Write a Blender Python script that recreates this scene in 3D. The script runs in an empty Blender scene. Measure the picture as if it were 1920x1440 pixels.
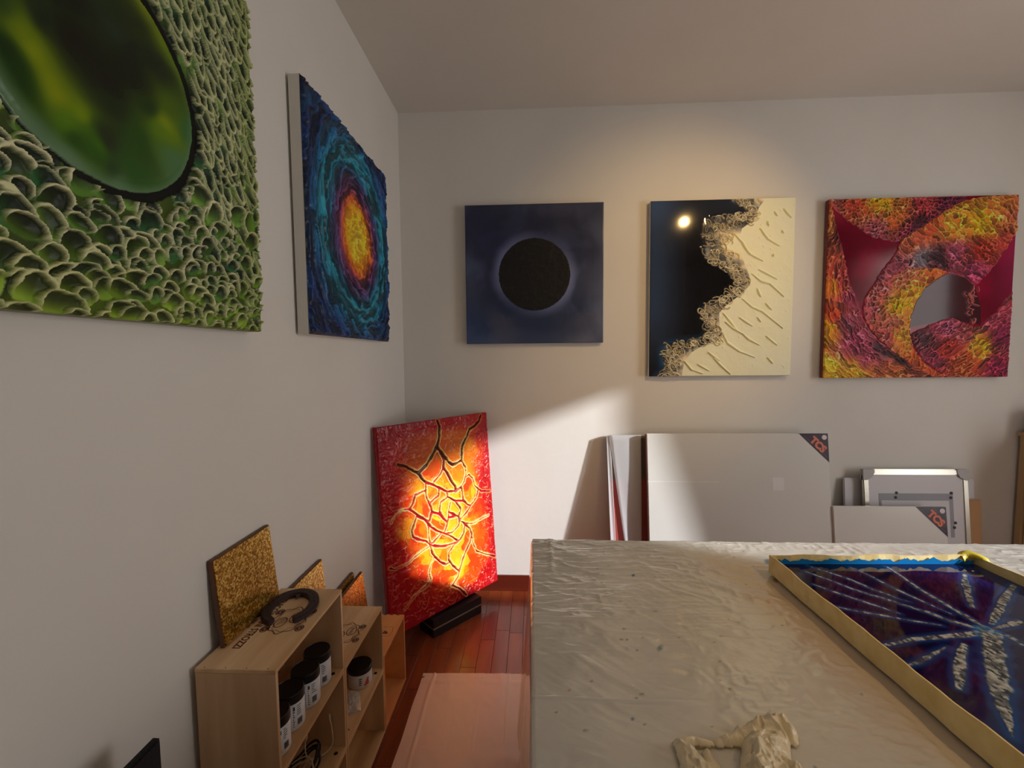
import bpy, bmesh, math, random
import numpy as np
from mathutils import Vector, Matrix

random.seed(7)
RNG = np.random.default_rng(11)
SC = bpy.context.scene
COL = SC.collection

# ------------------------------------------------------------------ camera, sky, sun, exposure
def set_camera():
    p, y, r = .06335, -.04642, .00926
    cy, sy, cp, sp = math.cos(y), math.sin(y), math.cos(p), math.sin(p)
    fwd = Vector((sy*cp, cy*cp, -sp)); right = Vector((cy, -sy, 0)); down = fwd.cross(right)
    cr, sr = math.cos(r), math.sin(r)
    rx = right*cr + down*sr; dn = down*cr - right*sr
    cam = bpy.data.cameras.new('camera'); o = bpy.data.objects.new('camera', cam); COL.objects.link(o)
    m = Matrix((rx, -dn, -fwd)).transposed().to_4x4(); m.translation = Vector((.775, -2.61, 1.4426))
    o.matrix_world = m
    cam.sensor_fit = 'HORIZONTAL'; cam.sensor_width = 36.; cam.lens = 818./1920.*36.; cam.clip_start = .02
    SC.camera = o
set_camera()

SUN_DIR = Vector((-2.2, 1., -.816)).normalized()
W = bpy.data.worlds.new('sky'); SC.world = W; W.use_nodes = True
bg = W.node_tree.nodes['Background']; bg.inputs[0].default_value = (1., .97, .95, 1); bg.inputs[1].default_value = 5.7
sl = bpy.data.lights.new('sun', 'SUN'); sl.energy = 6.4; sl.angle = math.radians(1.8); sl.color = (.97, .98, 1.)
so = bpy.data.objects.new('sun', sl); COL.objects.link(so)
so.rotation_euler = SUN_DIR.to_track_quat('-Z', 'Y').to_euler(); so.location = (6, -4, 4)
VS = SC.view_settings
VS.view_transform = 'Standard'; VS.look = 'None'; VS.gamma = 1.; VS.use_curve_mapping = False; VS.exposure = 0.

RX, RY, RZ = 4.3, -4.7, 2.865            # room: right wall, wall behind the camera, ceiling
WY0, WY1, WZ0, WZ1 = -2.50, -1.377, .45, 2.445   # window in the right wall
pl = bpy.data.lights.new('window_portal', 'AREA'); pl.shape = 'RECTANGLE'; pl.size = WZ1-WZ0; pl.size_y = WY1-WY0
pl.cycles.is_portal = True
po = bpy.data.objects.new('window_portal', pl); COL.objects.link(po)
po.location = (RX+.30, (WY0+WY1)/2, (WZ0+WZ1)/2); po.rotation_euler = (0, math.radians(90), 0)

# ------------------------------------------------------------------ helpers
def lin(c):
    c = np.asarray(c, float)/255.
    return np.where(c <= .04045, c/12.92, ((c+.055)/1.055)**2.4)
def L4(*c): return tuple(lin(c))+(1.,)

def material(name, color=None, rough=.6, **kw):
    m = bpy.data.materials.new(name); m.use_nodes = True
    b = m.node_tree.nodes['Principled BSDF']
    if color: b.inputs['Base Color'].default_value = L4(*color)
    b.inputs['Roughness'].default_value = rough
    for k, v in kw.items():
        b.inputs[{'metal': 'Metallic', 'coat': 'Coat Weight', 'coatr': 'Coat Roughness', 'spec': 'Specular IOR Level', 'trans': 'Transmission Weight'}[k]].default_value = v
    return m
def N(m, t, **kw):
    n = m.node_tree.nodes.new(t)
    for k, v in kw.items():
        if k.startswith('i_'): n.inputs[k[2:].replace('_', ' ')].default_value = v
        else: setattr(n, k, v)
    return n
def LK(m, a, b): m.node_tree.links.new(a, b)
def BSDF(m): return m.node_tree.nodes['Principled BSDF']
def noise_node(m, scale, detail=4, stretch=None, coord='Object'):
    tc = N(m, 'ShaderNodeTexCoord'); mp = N(m, 'ShaderNodeMapping'); nz = N(m, 'ShaderNodeTexNoise')
    LK(m, tc.outputs[coord], mp.inputs[0]); LK(m, mp.outputs[0], nz.inputs['Vector'])
    nz.inputs['Scale'].default_value = scale; nz.inputs['Detail'].default_value = detail
    if stretch: mp.inputs['Scale'].default_value = stretch
    return nz
def ramp(m, src, stops):
    r = N(m, 'ShaderNodeValToRGB'); LK(m, src, r.inputs[0])
    e = r.color_ramp.elements
    while len(e) < len(stops): e.new(.5)
    for i, (p, c) in enumerate(stops): e[i].position = p; e[i].color = L4(*c)
    return r
def bump(m, src, strength=.2, dist=.01):
    b = N(m, 'ShaderNodeBump'); b.inputs['Strength'].default_value = strength; b.inputs['Distance'].default_value = dist
    LK(m, src, b.inputs['Height']); LK(m, b.outputs[0], BSDF(m).inputs['Normal']); return b

def plaster(name, c1, c2):
    m = material(name, c1, .85, spec=.25)
    a = noise_node(m, 1.3, 3); r = ramp(m, a.outputs['Fac'], [(.35, c1), (.7, c2)]); LK(m, r.outputs[0], BSDF(m).inputs['Base Color'])
    f = noise_node(m, 24, 6); bump(m, f.outputs['Fac'], .16, .004); return m
def wood(name, c1, c2, stretch, scale=6, rough=.55, rnd=0., coat=0.):
    m = material(name, c1, rough, coat=coat)
    a = noise_node(m, scale, 6, stretch)
    r = ramp(m, a.outputs['Fac'], [(.3, c1), (.52, tuple((np.array(c1)+np.array(c2))/2)), (.72, c2)])
    out = r.outputs[0]
    if rnd:
        oi = N(m, 'ShaderNodeObjectInfo'); hs = N(m, 'ShaderNodeHueSaturation'); mr = N(m, 'ShaderNodeMapRange')
        LK(m, oi.outputs['Random'], mr.inputs[0]); mr.inputs[3].default_value = 1-rnd; mr.inputs[4].default_value = 1+rnd
        LK(m, mr.outputs[0], hs.inputs['Value']); LK(m, out, hs.inputs['Color']); out = hs.outputs[0]
        ad = N(m, 'ShaderNodeVectorMath', operation='ADD'); mp = [n for n in m.node_tree.nodes if n.type == 'MAPPING'][0]
        tc = [n for n in m.node_tree.nodes if n.type == 'TEX_COORD'][0]
        mu = N(m, 'ShaderNodeMath', operation='MULTIPLY'); mu.inputs[1].default_value = 37.
        LK(m, oi.outputs['Random'], mu.inputs[0]); LK(m, tc.outputs['Object'], ad.inputs[0]); LK(m, mu.outputs[0], ad.inputs[1]); LK(m, ad.outputs[0], mp.inputs[0])
    LK(m, out, BSDF(m).inputs['Base Color'])
    bump(m, a.outputs['Fac'], .12, .002); return m

def mk(name, v, f, mat=None, parent=None, smooth=False):
    me = bpy.data.meshes.new(name); me.from_pydata([tuple(p) for p in v], [], f)
    if smooth: me.polygons.foreach_set('use_smooth', [True]*len(me.polygons))
    if mat: me.materials.append(mat)
    me.update()
    o = bpy.data.objects.new(name, me); COL.objects.link(o)
    if parent: o.parent = parent
    return o
class MB:
    def __init__(s): s.v = []; s.f = []
    def add(s, v, f):
        k = len(s.v); s.v += [tuple(p) for p in v]; s.f += [tuple(i+k for i in q) for q in f]; return s
    def box(s, x0, x1, y0, y1, z0, z1):
        return s.add([(x0,y0,z0),(x1,y0,z0),(x1,y1,z0),(x0,y1,z0),(x0,y0,z1),(x1,y0,z1),(x1,y1,z1),(x0,y1,z1)],
                     [(0,3,2,1),(4,5,6,7),(0,1,5,4),(1,2,6,5),(2,3,7,6),(3,0,4,7)])
    def tube(s, pts, r, n=8, cap=True):
        pts = [Vector(p) for p in pts]; rs = r if hasattr(r, '__len__') else [r]*len(pts)
        rings = []; up = Vector((0, 0, 1)); v = []
        prev = None
        for i, p in enumerate(pts):
            t = (pts[min(i+1, len(pts)-1)]-pts[max(i-1, 0)]).normalized()
            a = prev if prev is not None else (up if abs(t.z) < .9 else Vector((1, 0, 0)))
            a = (a - t*a.dot(t)).normalized(); b = t.cross(a); prev = a
            v += [p+(a*math.cos(2*math.pi*k/n)+b*math.sin(2*math.pi*k/n))*rs[i] for k in range(n)]
        f = []
        for i in range(len(pts)-1):
            for k in range(n):
                f.append((i*n+k, i*n+(k+1) % n, (i+1)*n+(k+1) % n, (i+1)*n+k))
        if cap: f += [tuple(range(n))[::-1], tuple((len(pts)-1)*n+k for k in range(n))]
        return s.add(v, f)
    def lathe(s, prof, n=32, c=(0, 0, 0)):
        v = [(c[0]+r*math.cos(2*math.pi*k/n), c[1]+r*math.sin(2*math.pi*k/n), c[2]+z) for r, z in prof for k in range(n)]
        f = [(i*n+k, i*n+(k+1) % n, (i+1)*n+(k+1) % n, (i+1)*n+k) for i in range(len(prof)-1) for k in range(n)]
        f += [tuple(range(n))[::-1], tuple((len(prof)-1)*n+k for k in range(n))]
        return s.add(v, f)
    def build(s, name, mat, parent=None, smooth=False, bevel=0, seg=2):
        o = mk(name, s.v, s.f, mat, parent, smooth)
        if bevel:
            bm = bmesh.new(); bm.from_mesh(o.data)
            bmesh.ops.bevel(bm, geom=bm.edges[:], offset=bevel, segments=seg, affect='EDGES', clamp_overlap=True)
            bm.to_mesh(o.data); bm.free()
        return o
def bxo(name, mat, parent, *a, bevel=.001): return MB().box(*a).build(name, mat, parent, bevel=bevel)
def tag(o, label=None, cat=None, group=None, kind=None):
    if label: o['label'] = label
    if cat: o['category'] = cat
    if group: o['group'] = group
    if kind: o['kind'] = kind
    return o
def thing(name, label, cat, loc=(0, 0, 0), rot=(0, 0, 0), group=None):
    o = bpy.data.objects.new(name, None); COL.objects.link(o); o.location = loc; o.rotation_euler = rot
    o.empty_display_size = .05
    return tag(o, label, cat, group)
def struct(o): return tag(o, kind='structure')
def ribbon(mb, pts, w, z=0.):
    """flat line of width w in the xy plane"""
    pts = [Vector((p[0], p[1])) for p in pts]; v = []
    for i, p in enumerate(pts):
        t = (pts[min(i+1, len(pts)-1)]-pts[max(i-1, 0)]);
        t = t.normalized() if t.length > 1e-9 else Vector((1, 0)); n = Vector((-t.y, t.x))*w/2
        v += [(p.x+n.x, p.y+n.y, z), (p.x-n.x, p.y-n.y, z)]
    mb.add(v, [(2*i+1, 2*i+3, 2*i+2, 2*i) for i in range(len(pts)-1)])
def text_mesh(name, s, size, mat, parent, M, align='CENTER', extrude=.0002, bold=0.):
    cu = bpy.data.curves.new(name, 'FONT'); cu.body = s; cu.size = size; cu.align_x = align; cu.align_y = 'CENTER'; cu.extrude = extrude; cu.offset = bold
    t = bpy.data.objects.new(name+'_tmp', cu); COL.objects.link(t)
    bpy.context.view_layer.update()
    me = bpy.data.meshes.new_from_object(t.evaluated_get(bpy.context.evaluated_depsgraph_get()))
    bpy.data.objects.remove(t); bpy.data.curves.remove(cu)
    me.name = name; me.materials.clear(); me.materials.append(mat); me.transform(M)
    o = bpy.data.objects.new(name, me); COL.objects.link(o); o.parent = parent; return o

# numpy noise
def _h(i, j, s):
    n = (i.astype(np.int64)*374761393 + j.astype(np.int64)*668265263 + s*982451653) & 0xffffffff
    n = ((n ^ (n >> 13))*1274126177) & 0xffffffff
    n = ((n ^ (n >> 16))*2246822519) & 0xffffffff
    return ((n ^ (n >> 15)) & 0xffffff)/float(0xffffff)
def vn(x, y, s=0):
    i = np.floor(x); j = np.floor(y); a = x-i; b = y-j
    a = a*a*a*(a*(a*6-15)+10); b = b*b*b*(b*(b*6-15)+10)
    return (_h(i, j, s)*(1-a)+_h(i+1, j, s)*a)*(1-b) + (_h(i, j+1, s)*(1-a)+_h(i+1, j+1, s)*a)*b
def fbm(x, y, s=0, o=4):
    t = 0.; a = .5
    for k in range(o): t = t+a*vn(x*2**k+k*7.3, y*2**k-k*3.1, s+k); a *= .5
    return t/(1-.5**o)
def ridge(x, y, s=0, o=4):
    t = 0.; a = .5
    for k in range(o): t = t+a*(1-np.abs(2*vn(x*2**k+k*5.1, y*2**k+k*2.7, s+k)-1)); a *= .5
    return t/(1-.5**o)
def voro(x, y, s=0):
    i = np.floor(x); j = np.floor(y); f1 = np.full(x.shape, 9.); f2 = f1.copy(); idc = np.zeros(x.shape); dx = np.zeros(x.shape); dy = dx.copy()
    for a in (-1, 0, 1):
        for b in (-1, 0, 1):
            px = i+a+.15+.7*_h(i+a, j+b, s); py = j+b+.15+.7*_h(i+a, j+b, s+91)
            d = np.hypot(px-x, py-y); m = d < f1
            f2 = np.where(m, f1, np.minimum(f2, d)); idc = np.where(m, _h(i+a, j+b, s+7), idc)
            dx = np.where(m, x-px, dx); dy = np.where(m, y-py, dy); f1 = np.where(m, d, f1)
    return f1, f2, idc, dx, dy
def ss(a, b, x):
    t = np.clip((x-a)/(b-a), 0, 1); return t*t*(3-2*t)
def mix(a, b, t):
    t = np.asarray(t)[..., None]; return np.asarray(a, float)*(1-t)+np.asarray(b, float)*t
def inpoly(U, V, P):
    r = np.zeros(U.shape, bool); n = len(P)
    for k in range(n):
        x0, y0 = P[k]; x1, y1 = P[(k+1) % n]
        if y0 == y1: continue
        r ^= ((y0 > V) != (y1 > V)) & (U < (x1-x0)*(V-y0)/(y1-y0)+x0)
    return r
def segd(U, V, P):
    best = np.full(U.shape, 9.); par = np.zeros(U.shape); n = len(P)-1
    for k in range(n):
        ax, ay = P[k]; bx, by = P[k+1]; dx, dy = bx-ax, by-ay; l = dx*dx+dy*dy+1e-12
        t = np.clip(((U-ax)*dx+(V-ay)*dy)/l, 0, 1); d = np.hypot(U-ax-t*dx, V-ay-t*dy); m = d < best
        best = np.where(m, d, best); par = np.where(m, (k+t)/n, par)
    return best, par
def parse(s): return [[tuple(map(float, p.split(','))) for p in l.split()] for l in s.strip().split('\n')]
class Art:
    """paint relief: height H (m), colour C (sRGB 0-255), roughness R on a grid of w x h metres"""
    def __init__(s, w, h, nx, ny):
        s.w, s.h, s.nx, s.ny = w, h, nx, ny
        s.U, s.V = np.meshgrid(np.linspace(0, w, nx), np.linspace(0, h, ny))
        s.H = np.zeros((ny, nx)); s.C = np.zeros((ny, nx, 3)); s.R = np.full((ny, nx), .4)
    def patch(s, x0, x1, y0, y1):
        a = max(0, int(x0/s.w*(s.nx-1))); b = min(s.nx, int(x1/s.w*(s.nx-1))+2); c = max(0, int(y0/s.h*(s.ny-1))); d = min(s.ny, int(y1/s.h*(s.ny-1))+2)
        return None if a >= b or c >= d else (slice(c, d), slice(a, b))
    def stroke(s, pts, pad):
        P = np.array(pts); q = s.patch(P[:, 0].min()-pad, P[:, 0].max()+pad, P[:, 1].min()-pad, P[:, 1].max()+pad)
        if q is None: return None
        d, t = segd(s.U[q], s.V[q], pts); return q, d, t
    def build(s, name, mat, parent, y0=0., edge=True):
        H = s.H.copy()
        if edge: H[0] = H[-1] = 0; H[:, 0] = H[:, -1] = 0
        n = s.nx*s.ny; co = np.empty((n, 3), np.float32); co[:, 0] = s.U.ravel(); co[:, 2] = s.V.ravel(); co[:, 1] = y0-H.ravel()
        i = np.arange(n).reshape(s.ny, s.nx); q = np.stack([i[:-1, :-1], i[:-1, 1:], i[1:, 1:], i[1:, :-1]], -1).reshape(-1, 4)
        me = bpy.data.meshes.new(name); me.vertices.add(n); me.vertices.foreach_set('co', co.ravel())
        me.loops.add(q.size); me.loops.foreach_set('vertex_index', q.ravel().astype(np.int32))
        me.polygons.add(len(q)); me.polygons.foreach_set('loop_start', np.arange(0, q.size, 4, dtype=np.int32))
        me.polygons.foreach_set('use_smooth', np.ones(len(q), bool))
        at = me.color_attributes.new('paint', 'FLOAT_COLOR', 'POINT')
        c = np.empty((n, 4), np.float32); c[:, :3] = lin(np.clip(s.C, 0, 255)).reshape(-1, 3); c[:, 3] = s.R.ravel()
        at.data.foreach_set('color', c.ravel()); me.materials.append(mat); me.update(); me.validate()
        o = bpy.data.objects.new(name, me); COL.objects.link(o); o.parent = parent; return o
def paint_material(name, coat=0., fine=0., spec=.28):
    m = material(name, None, .4, coat=coat, coatr=.03, spec=spec)
    a = N(m, 'ShaderNodeAttribute', attribute_name='paint'); LK(m, a.outputs['Color'], BSDF(m).inputs['Base Color']); LK(m, a.outputs['Alpha'], BSDF(m).inputs['Roughness'])
    if fine:
        f = noise_node(m, 260, 4); bump(m, f.outputs['Fac'], fine, .002)
    return m
def cpcolor(U, V, cps, p=3., wob=0.):
    if wob:
        U = U+wob*(fbm(U*14, V*14, 3, 3)-.5); V = V+wob*(fbm(U*14+9, V*14+5, 8, 3)-.5)
    t = 0.; c = 0.
    for (x, y), col in cps:
        w = 1./(((U-x)**2+(V-y)**2)+2e-4)**(p/2); t = t+w; c = c+w[..., None]*np.array(col, float)
    return c/t[..., None]
LAVA = """0.358,1.002 0.369,0.970 0.367,0.918 0.344,0.869 0.311,0.826 0.270,0.782 0.217,0.750
0.344,0.864 0.371,0.833 0.396,0.798 0.416,0.772 0.443,0.751 0.478,0.754 0.509,0.764
0.679,0.999 0.659,0.967 0.625,0.943 0.582,0.929 0.560,0.890 0.522,0.845 0.514,0.814 0.509,0.764
0.102,0.816 0.147,0.797 0.188,0.768 0.217,0.750 0.234,0.721 0.258,0.693
0.351,0.854 0.370,0.825 0.387,0.791 0.378,0.748 0.405,0.707 0.424,0.667 0.450,0.630 0.453,0.602
0.258,0.693 0.298,0.675 0.344,0.645 0.391,0.615 0.453,0.602
0.377,0.744 0.356,0.717 0.310,0.686
0.258,0.693 0.252,0.654 0.256,0.614 0.274,0.576 0.286,0.530 0.267,0.496
0.453,0.602 0.490,0.617 0.516,0.643 0.532,0.677 0.535,0.718 0.509,0.760
0.496,0.615 0.498,0.578 0.501,0.540 0.529,0.510 0.552,0.495 0.599,0.530 0.616,0.569
0.524,0.660 0.556,0.674 0.582,0.647 0.593,0.602 0.641,0.558 0.726,0.538
0.391,0.612 0.394,0.585 0.443,0.551 0.501,0.538
0.338,0.642 0.335,0.608 0.274,0.584
0.388,0.582 0.342,0.567 0.333,0.521 0.352,0.486 0.377,0.456
0.254,0.653 0.188,0.644 0.170,0.607 0.149,0.583 0.194,0.542 0.256,0.491
0.286,0.530 0.332,0.509 0.357,0.475
0.408,0.550 0.393,0.505 0.383,0.455
0.448,0.545 0.479,0.496 0.458,0.460 0.393,0.505
0.552,0.495 0.519,0.467 0.468,0.439
0.458,0.460 0.461,0.432
0.149,0.583 0.107,0.590 0.069,0.577 0.039,0.545
0.188,0.538 0.170,0.507 0.153,0.472 0.159,0.439 0.194,0.414 0.237,0.393 0.262,0.364
0.188,0.538 0.235,0.507 0.250,0.484 0.256,0.455 0.253,0.418 0.262,0.364
0.245,0.495 0.276,0.453 0.314,0.423 0.359,0.395 0.406,0.366 0.440,0.331
0.276,0.528 0.268,0.498 0.256,0.487
0.390,0.473 0.375,0.438 0.354,0.406
0.469,0.436 0.454,0.410 0.407,0.385 0.371,0.391
0.498,0.397 0.488,0.360 0.467,0.337 0.433,0.323 0.401,0.309 0.374,0.289 0.371,0.251 0.398,0.208 0.438,0.163
0.262,0.364 0.301,0.347 0.353,0.330 0.408,0.326 0.440,0.328
0.262,0.364 0.265,0.330 0.285,0.295 0.317,0.256 0.351,0.234 0.376,0.235
0.330,0.404 0.299,0.385 0.269,0.371
0.493,0.414 0.536,0.371 0.547,0.337 0.529,0.297 0.499,0.261 0.469,0.222 0.439,0.168 0.423,0.135 0.383,0.106 0.436,0.066 0.477,0.014
0.546,0.332 0.549,0.291 0.571,0.232 0.624,0.199 0.680,0.169 0.730,0.141
0.469,0.431 0.506,0.410 0.558,0.390 0.601,0.398 0.688,0.406
0.262,0.364 0.211,0.353 0.161,0.339 0.123,0.321 0.081,0.318 0.041,0.319 0.018,0.332
0.274,0.295 0.253,0.260 0.239,0.228 0.248,0.192 0.217,0.167 0.173,0.158 0.134,0.142 0.084,0.105
0.390,0.473 0.459,0.464 0.469,0.436"""
RED_T = """0.001,0.999 0.432,1.000 0.744,0.995 0.716,0.977 0.658,0.944 0.572,0.886 0.499,0.834 0.397,0.771 0.337,0.764 0.238,0.786 0.175,0.826 0.097,0.881 0.019,0.945"""
RED_U = """0.397,0.771 0.499,0.834 0.586,0.893 0.701,0.966 0.804,0.990 1.009,1.000 1.006,0.815 0.953,0.709 0.885,0.603 0.822,0.527 0.801,0.512 0.753,0.559 0.677,0.588 0.601,0.605 0.495,0.611 0.405,0.597 0.316,0.552 0.249,0.506 0.277,0.568 0.327,0.637 0.370,0.698"""
RED_H = """0.213,0.451 0.249,0.506 0.316,0.552 0.405,0.597 0.495,0.611 0.601,0.605 0.662,0.584 0.589,0.547 0.530,0.501 0.489,0.424 0.462,0.346 0.459,0.243 0.486,0.164 0.543,0.084 0.614,0.036 0.677,0.003 0.600,0.004 0.522,0.044 0.395,0.133 0.300,0.213 0.235,0.293 0.201,0.365"""
RED_L = """0.001,0.999 -0.010,-0.008 0.677,-0.005 0.600,0.020 0.522,0.044 0.411,0.125 0.316,0.181 0.253,0.238 0.194,0.349 0.168,0.429 0.126,0.523 0.099,0.633 0.071,0.758 0.037,0.852 0.019,0.937"""
RED_B = """0.467,0.243 0.526,0.274 0.615,0.312 0.675,0.335 0.736,0.311 0.806,0.279 0.843,0.286 0.907,0.348 1.004,0.478 1.011,-0.015 0.677,0.003 0.614,0.040 0.543,0.092 0.493,0.164"""
RED_D = """0.465,0.283 0.462,0.346 0.489,0.424 0.530,0.501 0.589,0.547 0.662,0.577 0.753,0.552 0.801,0.497 0.837,0.395 0.843,0.294 0.736,0.311 0.675,0.335 0.615,0.312"""
WHITE_EDGE = """0.458,0.992 0.505,0.964 0.561,0.916 0.530,0.898 0.413,0.900 0.312,0.883 0.305,0.836 0.322,0.773 0.307,0.726 0.316,0.679 0.372,0.638 0.443,0.606 0.460,0.566 0.500,0.541 0.493,0.502 0.439,0.455 0.361,0.416 0.290,0.393 0.290,0.361 0.315,0.313 0.324,0.256 0.364,0.232 0.261,0.205 0.173,0.193 0.102,0.178 0.086,0.137 0.091,0.072 0.111,0.039 0.056,-0.010
0.636,0.999 0.584,0.923 0.569,0.877 0.508,0.832 0.494,0.770 0.512,0.675 0.553,0.580 0.563,0.516 0.486,0.446 0.424,0.399 0.393,0.360 0.395,0.280 0.411,0.247 0.381,0.199 0.302,0.176 0.238,0.136 0.199,0.079 0.185,-0.010"""
WHITE_SL = """0.609,0.830 0.650,0.774 0.720,0.734
0.510,0.754 0.559,0.690 0.630,0.649
0.608,0.603 0.663,0.574 0.710,0.550
0.569,0.580 0.617,0.539 0.672,0.523 0.752,0.450
0.603,0.492 0.619,0.452
0.518,0.438 0.574,0.393 0.629,0.369 0.749,0.271
0.652,0.412 0.684,0.372
0.504,0.334 0.576,0.285
0.522,0.246 0.562,0.213 0.619,0.177
0.411,0.247 0.444,0.190 0.509,0.145 0.597,0.108
0.657,0.228 0.721,0.171
0.367,0.102 0.415,0.053 0.464,0.012
0.199,0.087 0.240,0.038 0.305,0.013
0.279,0.070 0.344,0.029
0.668,0.104 0.700,0.071
0.684,0.921 0.700,0.897
0.738,0.935 0.778,0.888
0.647,0.868 0.655,0.844
0.726,0.819 0.738,0.800
0.691,0.687 0.687,0.668
0.607,0.333 0.623,0.309
0.462,0.809 0.510,0.754 0.543,0.698
0.409,0.360 0.458,0.311 0.498,0.254
0.426,0.311 0.466,0.279 0.522,0.246
0.334,0.135 0.399,0.086"""
TRAY = """0.114,-0.029 0.140,-0.064 0.177,-0.107 0.204,-0.169 0.235,-0.217 0.252,-0.232
0.082,-0.066 0.119,-0.118 0.150,-0.170 0.190,-0.210 0.221,-0.244 0.256,-0.279 0.277,-0.316 0.306,-0.337 0.332,-0.352
0.058,-0.143 0.086,-0.181 0.118,-0.217 0.152,-0.254 0.180,-0.285
0.032,-0.250 0.065,-0.267 0.109,-0.284 0.168,-0.309 0.239,-0.333
0.238,-0.041 0.254,-0.091 0.266,-0.163 0.283,-0.219 0.306,-0.285
0.351,-0.038 0.345,-0.093 0.334,-0.169 0.333,-0.233 0.333,-0.298 0.335,-0.349
0.012,-0.415 0.070,-0.399 0.127,-0.385 0.184,-0.378 0.246,-0.370 0.326,-0.358
0.029,-0.473 0.063,-0.463 0.118,-0.438 0.178,-0.409
0.220,-0.405 0.173,-0.444 0.126,-0.489 0.082,-0.533
0.328,-0.361 0.248,-0.441 0.158,-0.532 0.105,-0.593 0.062,-0.646
0.538,-0.087 0.480,-0.148 0.390,-0.254
0.614,-0.148 0.530,-0.204 0.426,-0.281 0.364,-0.326
0.332,-0.352 0.397,-0.331 0.437,-0.321
0.329,-0.355 0.352,-0.375 0.351,-0.401
0.704,0.020 0.706,-0.007 0.675,-0.098
0.299,-0.374 0.142,-0.533
0.333,-0.373 0.196,-0.510"""
RED_CP = {
  'T': [((0.267,0.985), (222,150,20)), ((0.132,0.950), (190,60,40)), ((0.508,0.971), (150,40,45)), ((0.361,0.891), (200,85,35)), ((0.252,0.809), (150,60,70)), ((0.514,0.841), (60,20,35)), ((0.620,0.953), (60,15,35)), ((0.441,0.804), (80,25,45)), ((0.025,0.968), (165,70,60))],
  'U': [((0.811,0.857), (225,160,20)), ((0.896,0.931), (205,110,45)), ((0.664,0.838), (215,125,35)), ((0.552,0.825), (200,80,40)), ((0.820,0.704), (160,35,25)), ((0.672,0.684), (150,60,85)), ((0.790,0.574), (125,40,70)), ((0.599,0.647), (60,30,40)), ((0.492,0.665), (105,95,105)), ((0.374,0.613), (130,60,75)), ((0.443,0.751), (185,75,50)), ((0.971,0.891), (180,75,50)), ((0.930,0.725), (165,55,45))],
  'H': [((0.230,0.404), (185,75,85)), ((0.356,0.324), (195,95,80)), ((0.399,0.402), (225,155,30)), ((0.456,0.471), (220,140,40)), ((0.564,0.578), (205,95,45)), ((0.302,0.521), (185,80,85)), ((0.421,0.244), (215,130,45)), ((0.314,0.237), (190,75,75)), ((0.551,0.068), (200,75,40)), ((0.414,0.565), (195,95,75))],
  'L': [((-0.004,0.288), (225,140,25)), ((0.007,0.837), (205,110,55)), ((0.018,0.525), (215,110,35)), ((0.012,0.032), (230,165,40)), ((0.168,0.031), (225,140,40)), ((0.400,0.029), (205,95,50)), ((0.161,0.207), (170,60,90)), ((0.118,0.327), (165,70,95)), ((0.241,0.142), (150,60,85)), ((0.071,0.564), (185,55,60)), ((0.121,0.445), (150,55,80)), ((0.302,0.166), (60,35,45)), ((0.428,0.085), (45,25,35)), ((0.046,0.813), (70,25,40)), ((0.055,0.367), (200,60,35))],
  'B': [((0.530,0.203), (70,40,50)), ((0.662,0.280), (150,60,85)), ((0.669,0.162), (175,40,35)), ((0.834,0.184), (230,145,25)), ((0.958,0.238), (120,30,65)), ((0.879,0.317), (150,50,70)), ((0.779,0.082), (190,65,35)), ((0.931,0.057), (110,25,55)), ((0.594,0.123), (110,40,60)), ((0.733,0.240), (170,60,70))],
}
# ------------------------------------------------------------------ room shell
M_WALL = plaster('wall_plaster', (232, 229, 223), (226, 222, 215))
M_CEIL = plaster('ceiling_plaster', (228, 222, 214), (222, 216, 208))
M_PARQ = wood('parquet_wood', (112, 46, 22), (160, 80, 42), (1., .12, 1.), 14, .32, .16, coat=.25)
M_BASEB = wood('skirting_wood', (84, 26, 14), (106, 36, 18), (.1, 1, 1), 12, .4)
M_WINF = material('window_paint', (235, 233, 228), .4)
M_DARK = material('dark_gap', (40, 22, 14), .9)
T = .16
struct(bxo('wall_back', M_WALL, None, -T, RX+T, 0, T, -.05, RZ+.1, bevel=0))
struct(bxo('wall_left', M_WALL, None, -T, 0, RY-T, 0, -.05, RZ+.1, bevel=0))
struct(bxo('wall_front', M_WALL, None, -T, RX+T, RY-T, RY, -.05, RZ+.1, bevel=0))
TW = .28
wr = MB().box(RX, RX+TW, RY, WY0, -.05, RZ+.1).box(RX, RX+TW, WY1, 0, -.05, RZ+.1).box(RX, RX+TW, WY0, WY1, -.05, WZ0).box(RX, RX+TW, WY0, WY1, WZ1, RZ+.1)
struct(wr.build('wall_right', M_WALL))
struct(bxo('ceiling', M_CEIL, None, -T, RX+TW, RY-T, T, RZ, RZ+.12, bevel=0))
fl = struct(bxo('floor', M_DARK, None, -T, RX+TW, RY-T, T, -.06, -.004, bevel=0))
# parquet: planks near the camera's view are pieces, the rest is one part
PW = .072
lens = (.30, .36, .42); starts = (.12, .19, .26, .33, .40)
pm = {}
for l in lens+starts:
    b = MB().box(.0005, PW-.0005, .0005, l-.0005, -.005, 0).build('plank', M_PARQ, None, bevel=.0008, seg=1); pm[l] = b.data
    bpy.data.objects.remove(b)
rest = MB(); rr = random.Random(3)
for i in range(int(RX/PW)+1):
    x = i*PW; y = 0.
    while y > RY:
        l = rr.choice(lens if y < 0 else starts)
        if x < .95 and y > -1.75:
            o = bpy.data.objects.new('plank', pm[l]); COL.objects.link(o); o.parent = fl; o.location = (x, y-l, 0)
        else:
            rest.box(x+.0005, x+PW-.0005, y-l+.0005, y-.0005, -.005, 0)
        y -= l
tag(rest.build('parquet', M_PARQ, fl), 'reddish brown parquet strips', kind='stuff')
struct(bxo('baseboard_back', M_BASEB, None, 0, RX, -.014, 0, 0, .098, bevel=.002))
struct(bxo('baseboard_left', M_BASEB, None, 0, .012, RY, -.014, 0, .098, bevel=.002))
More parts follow.
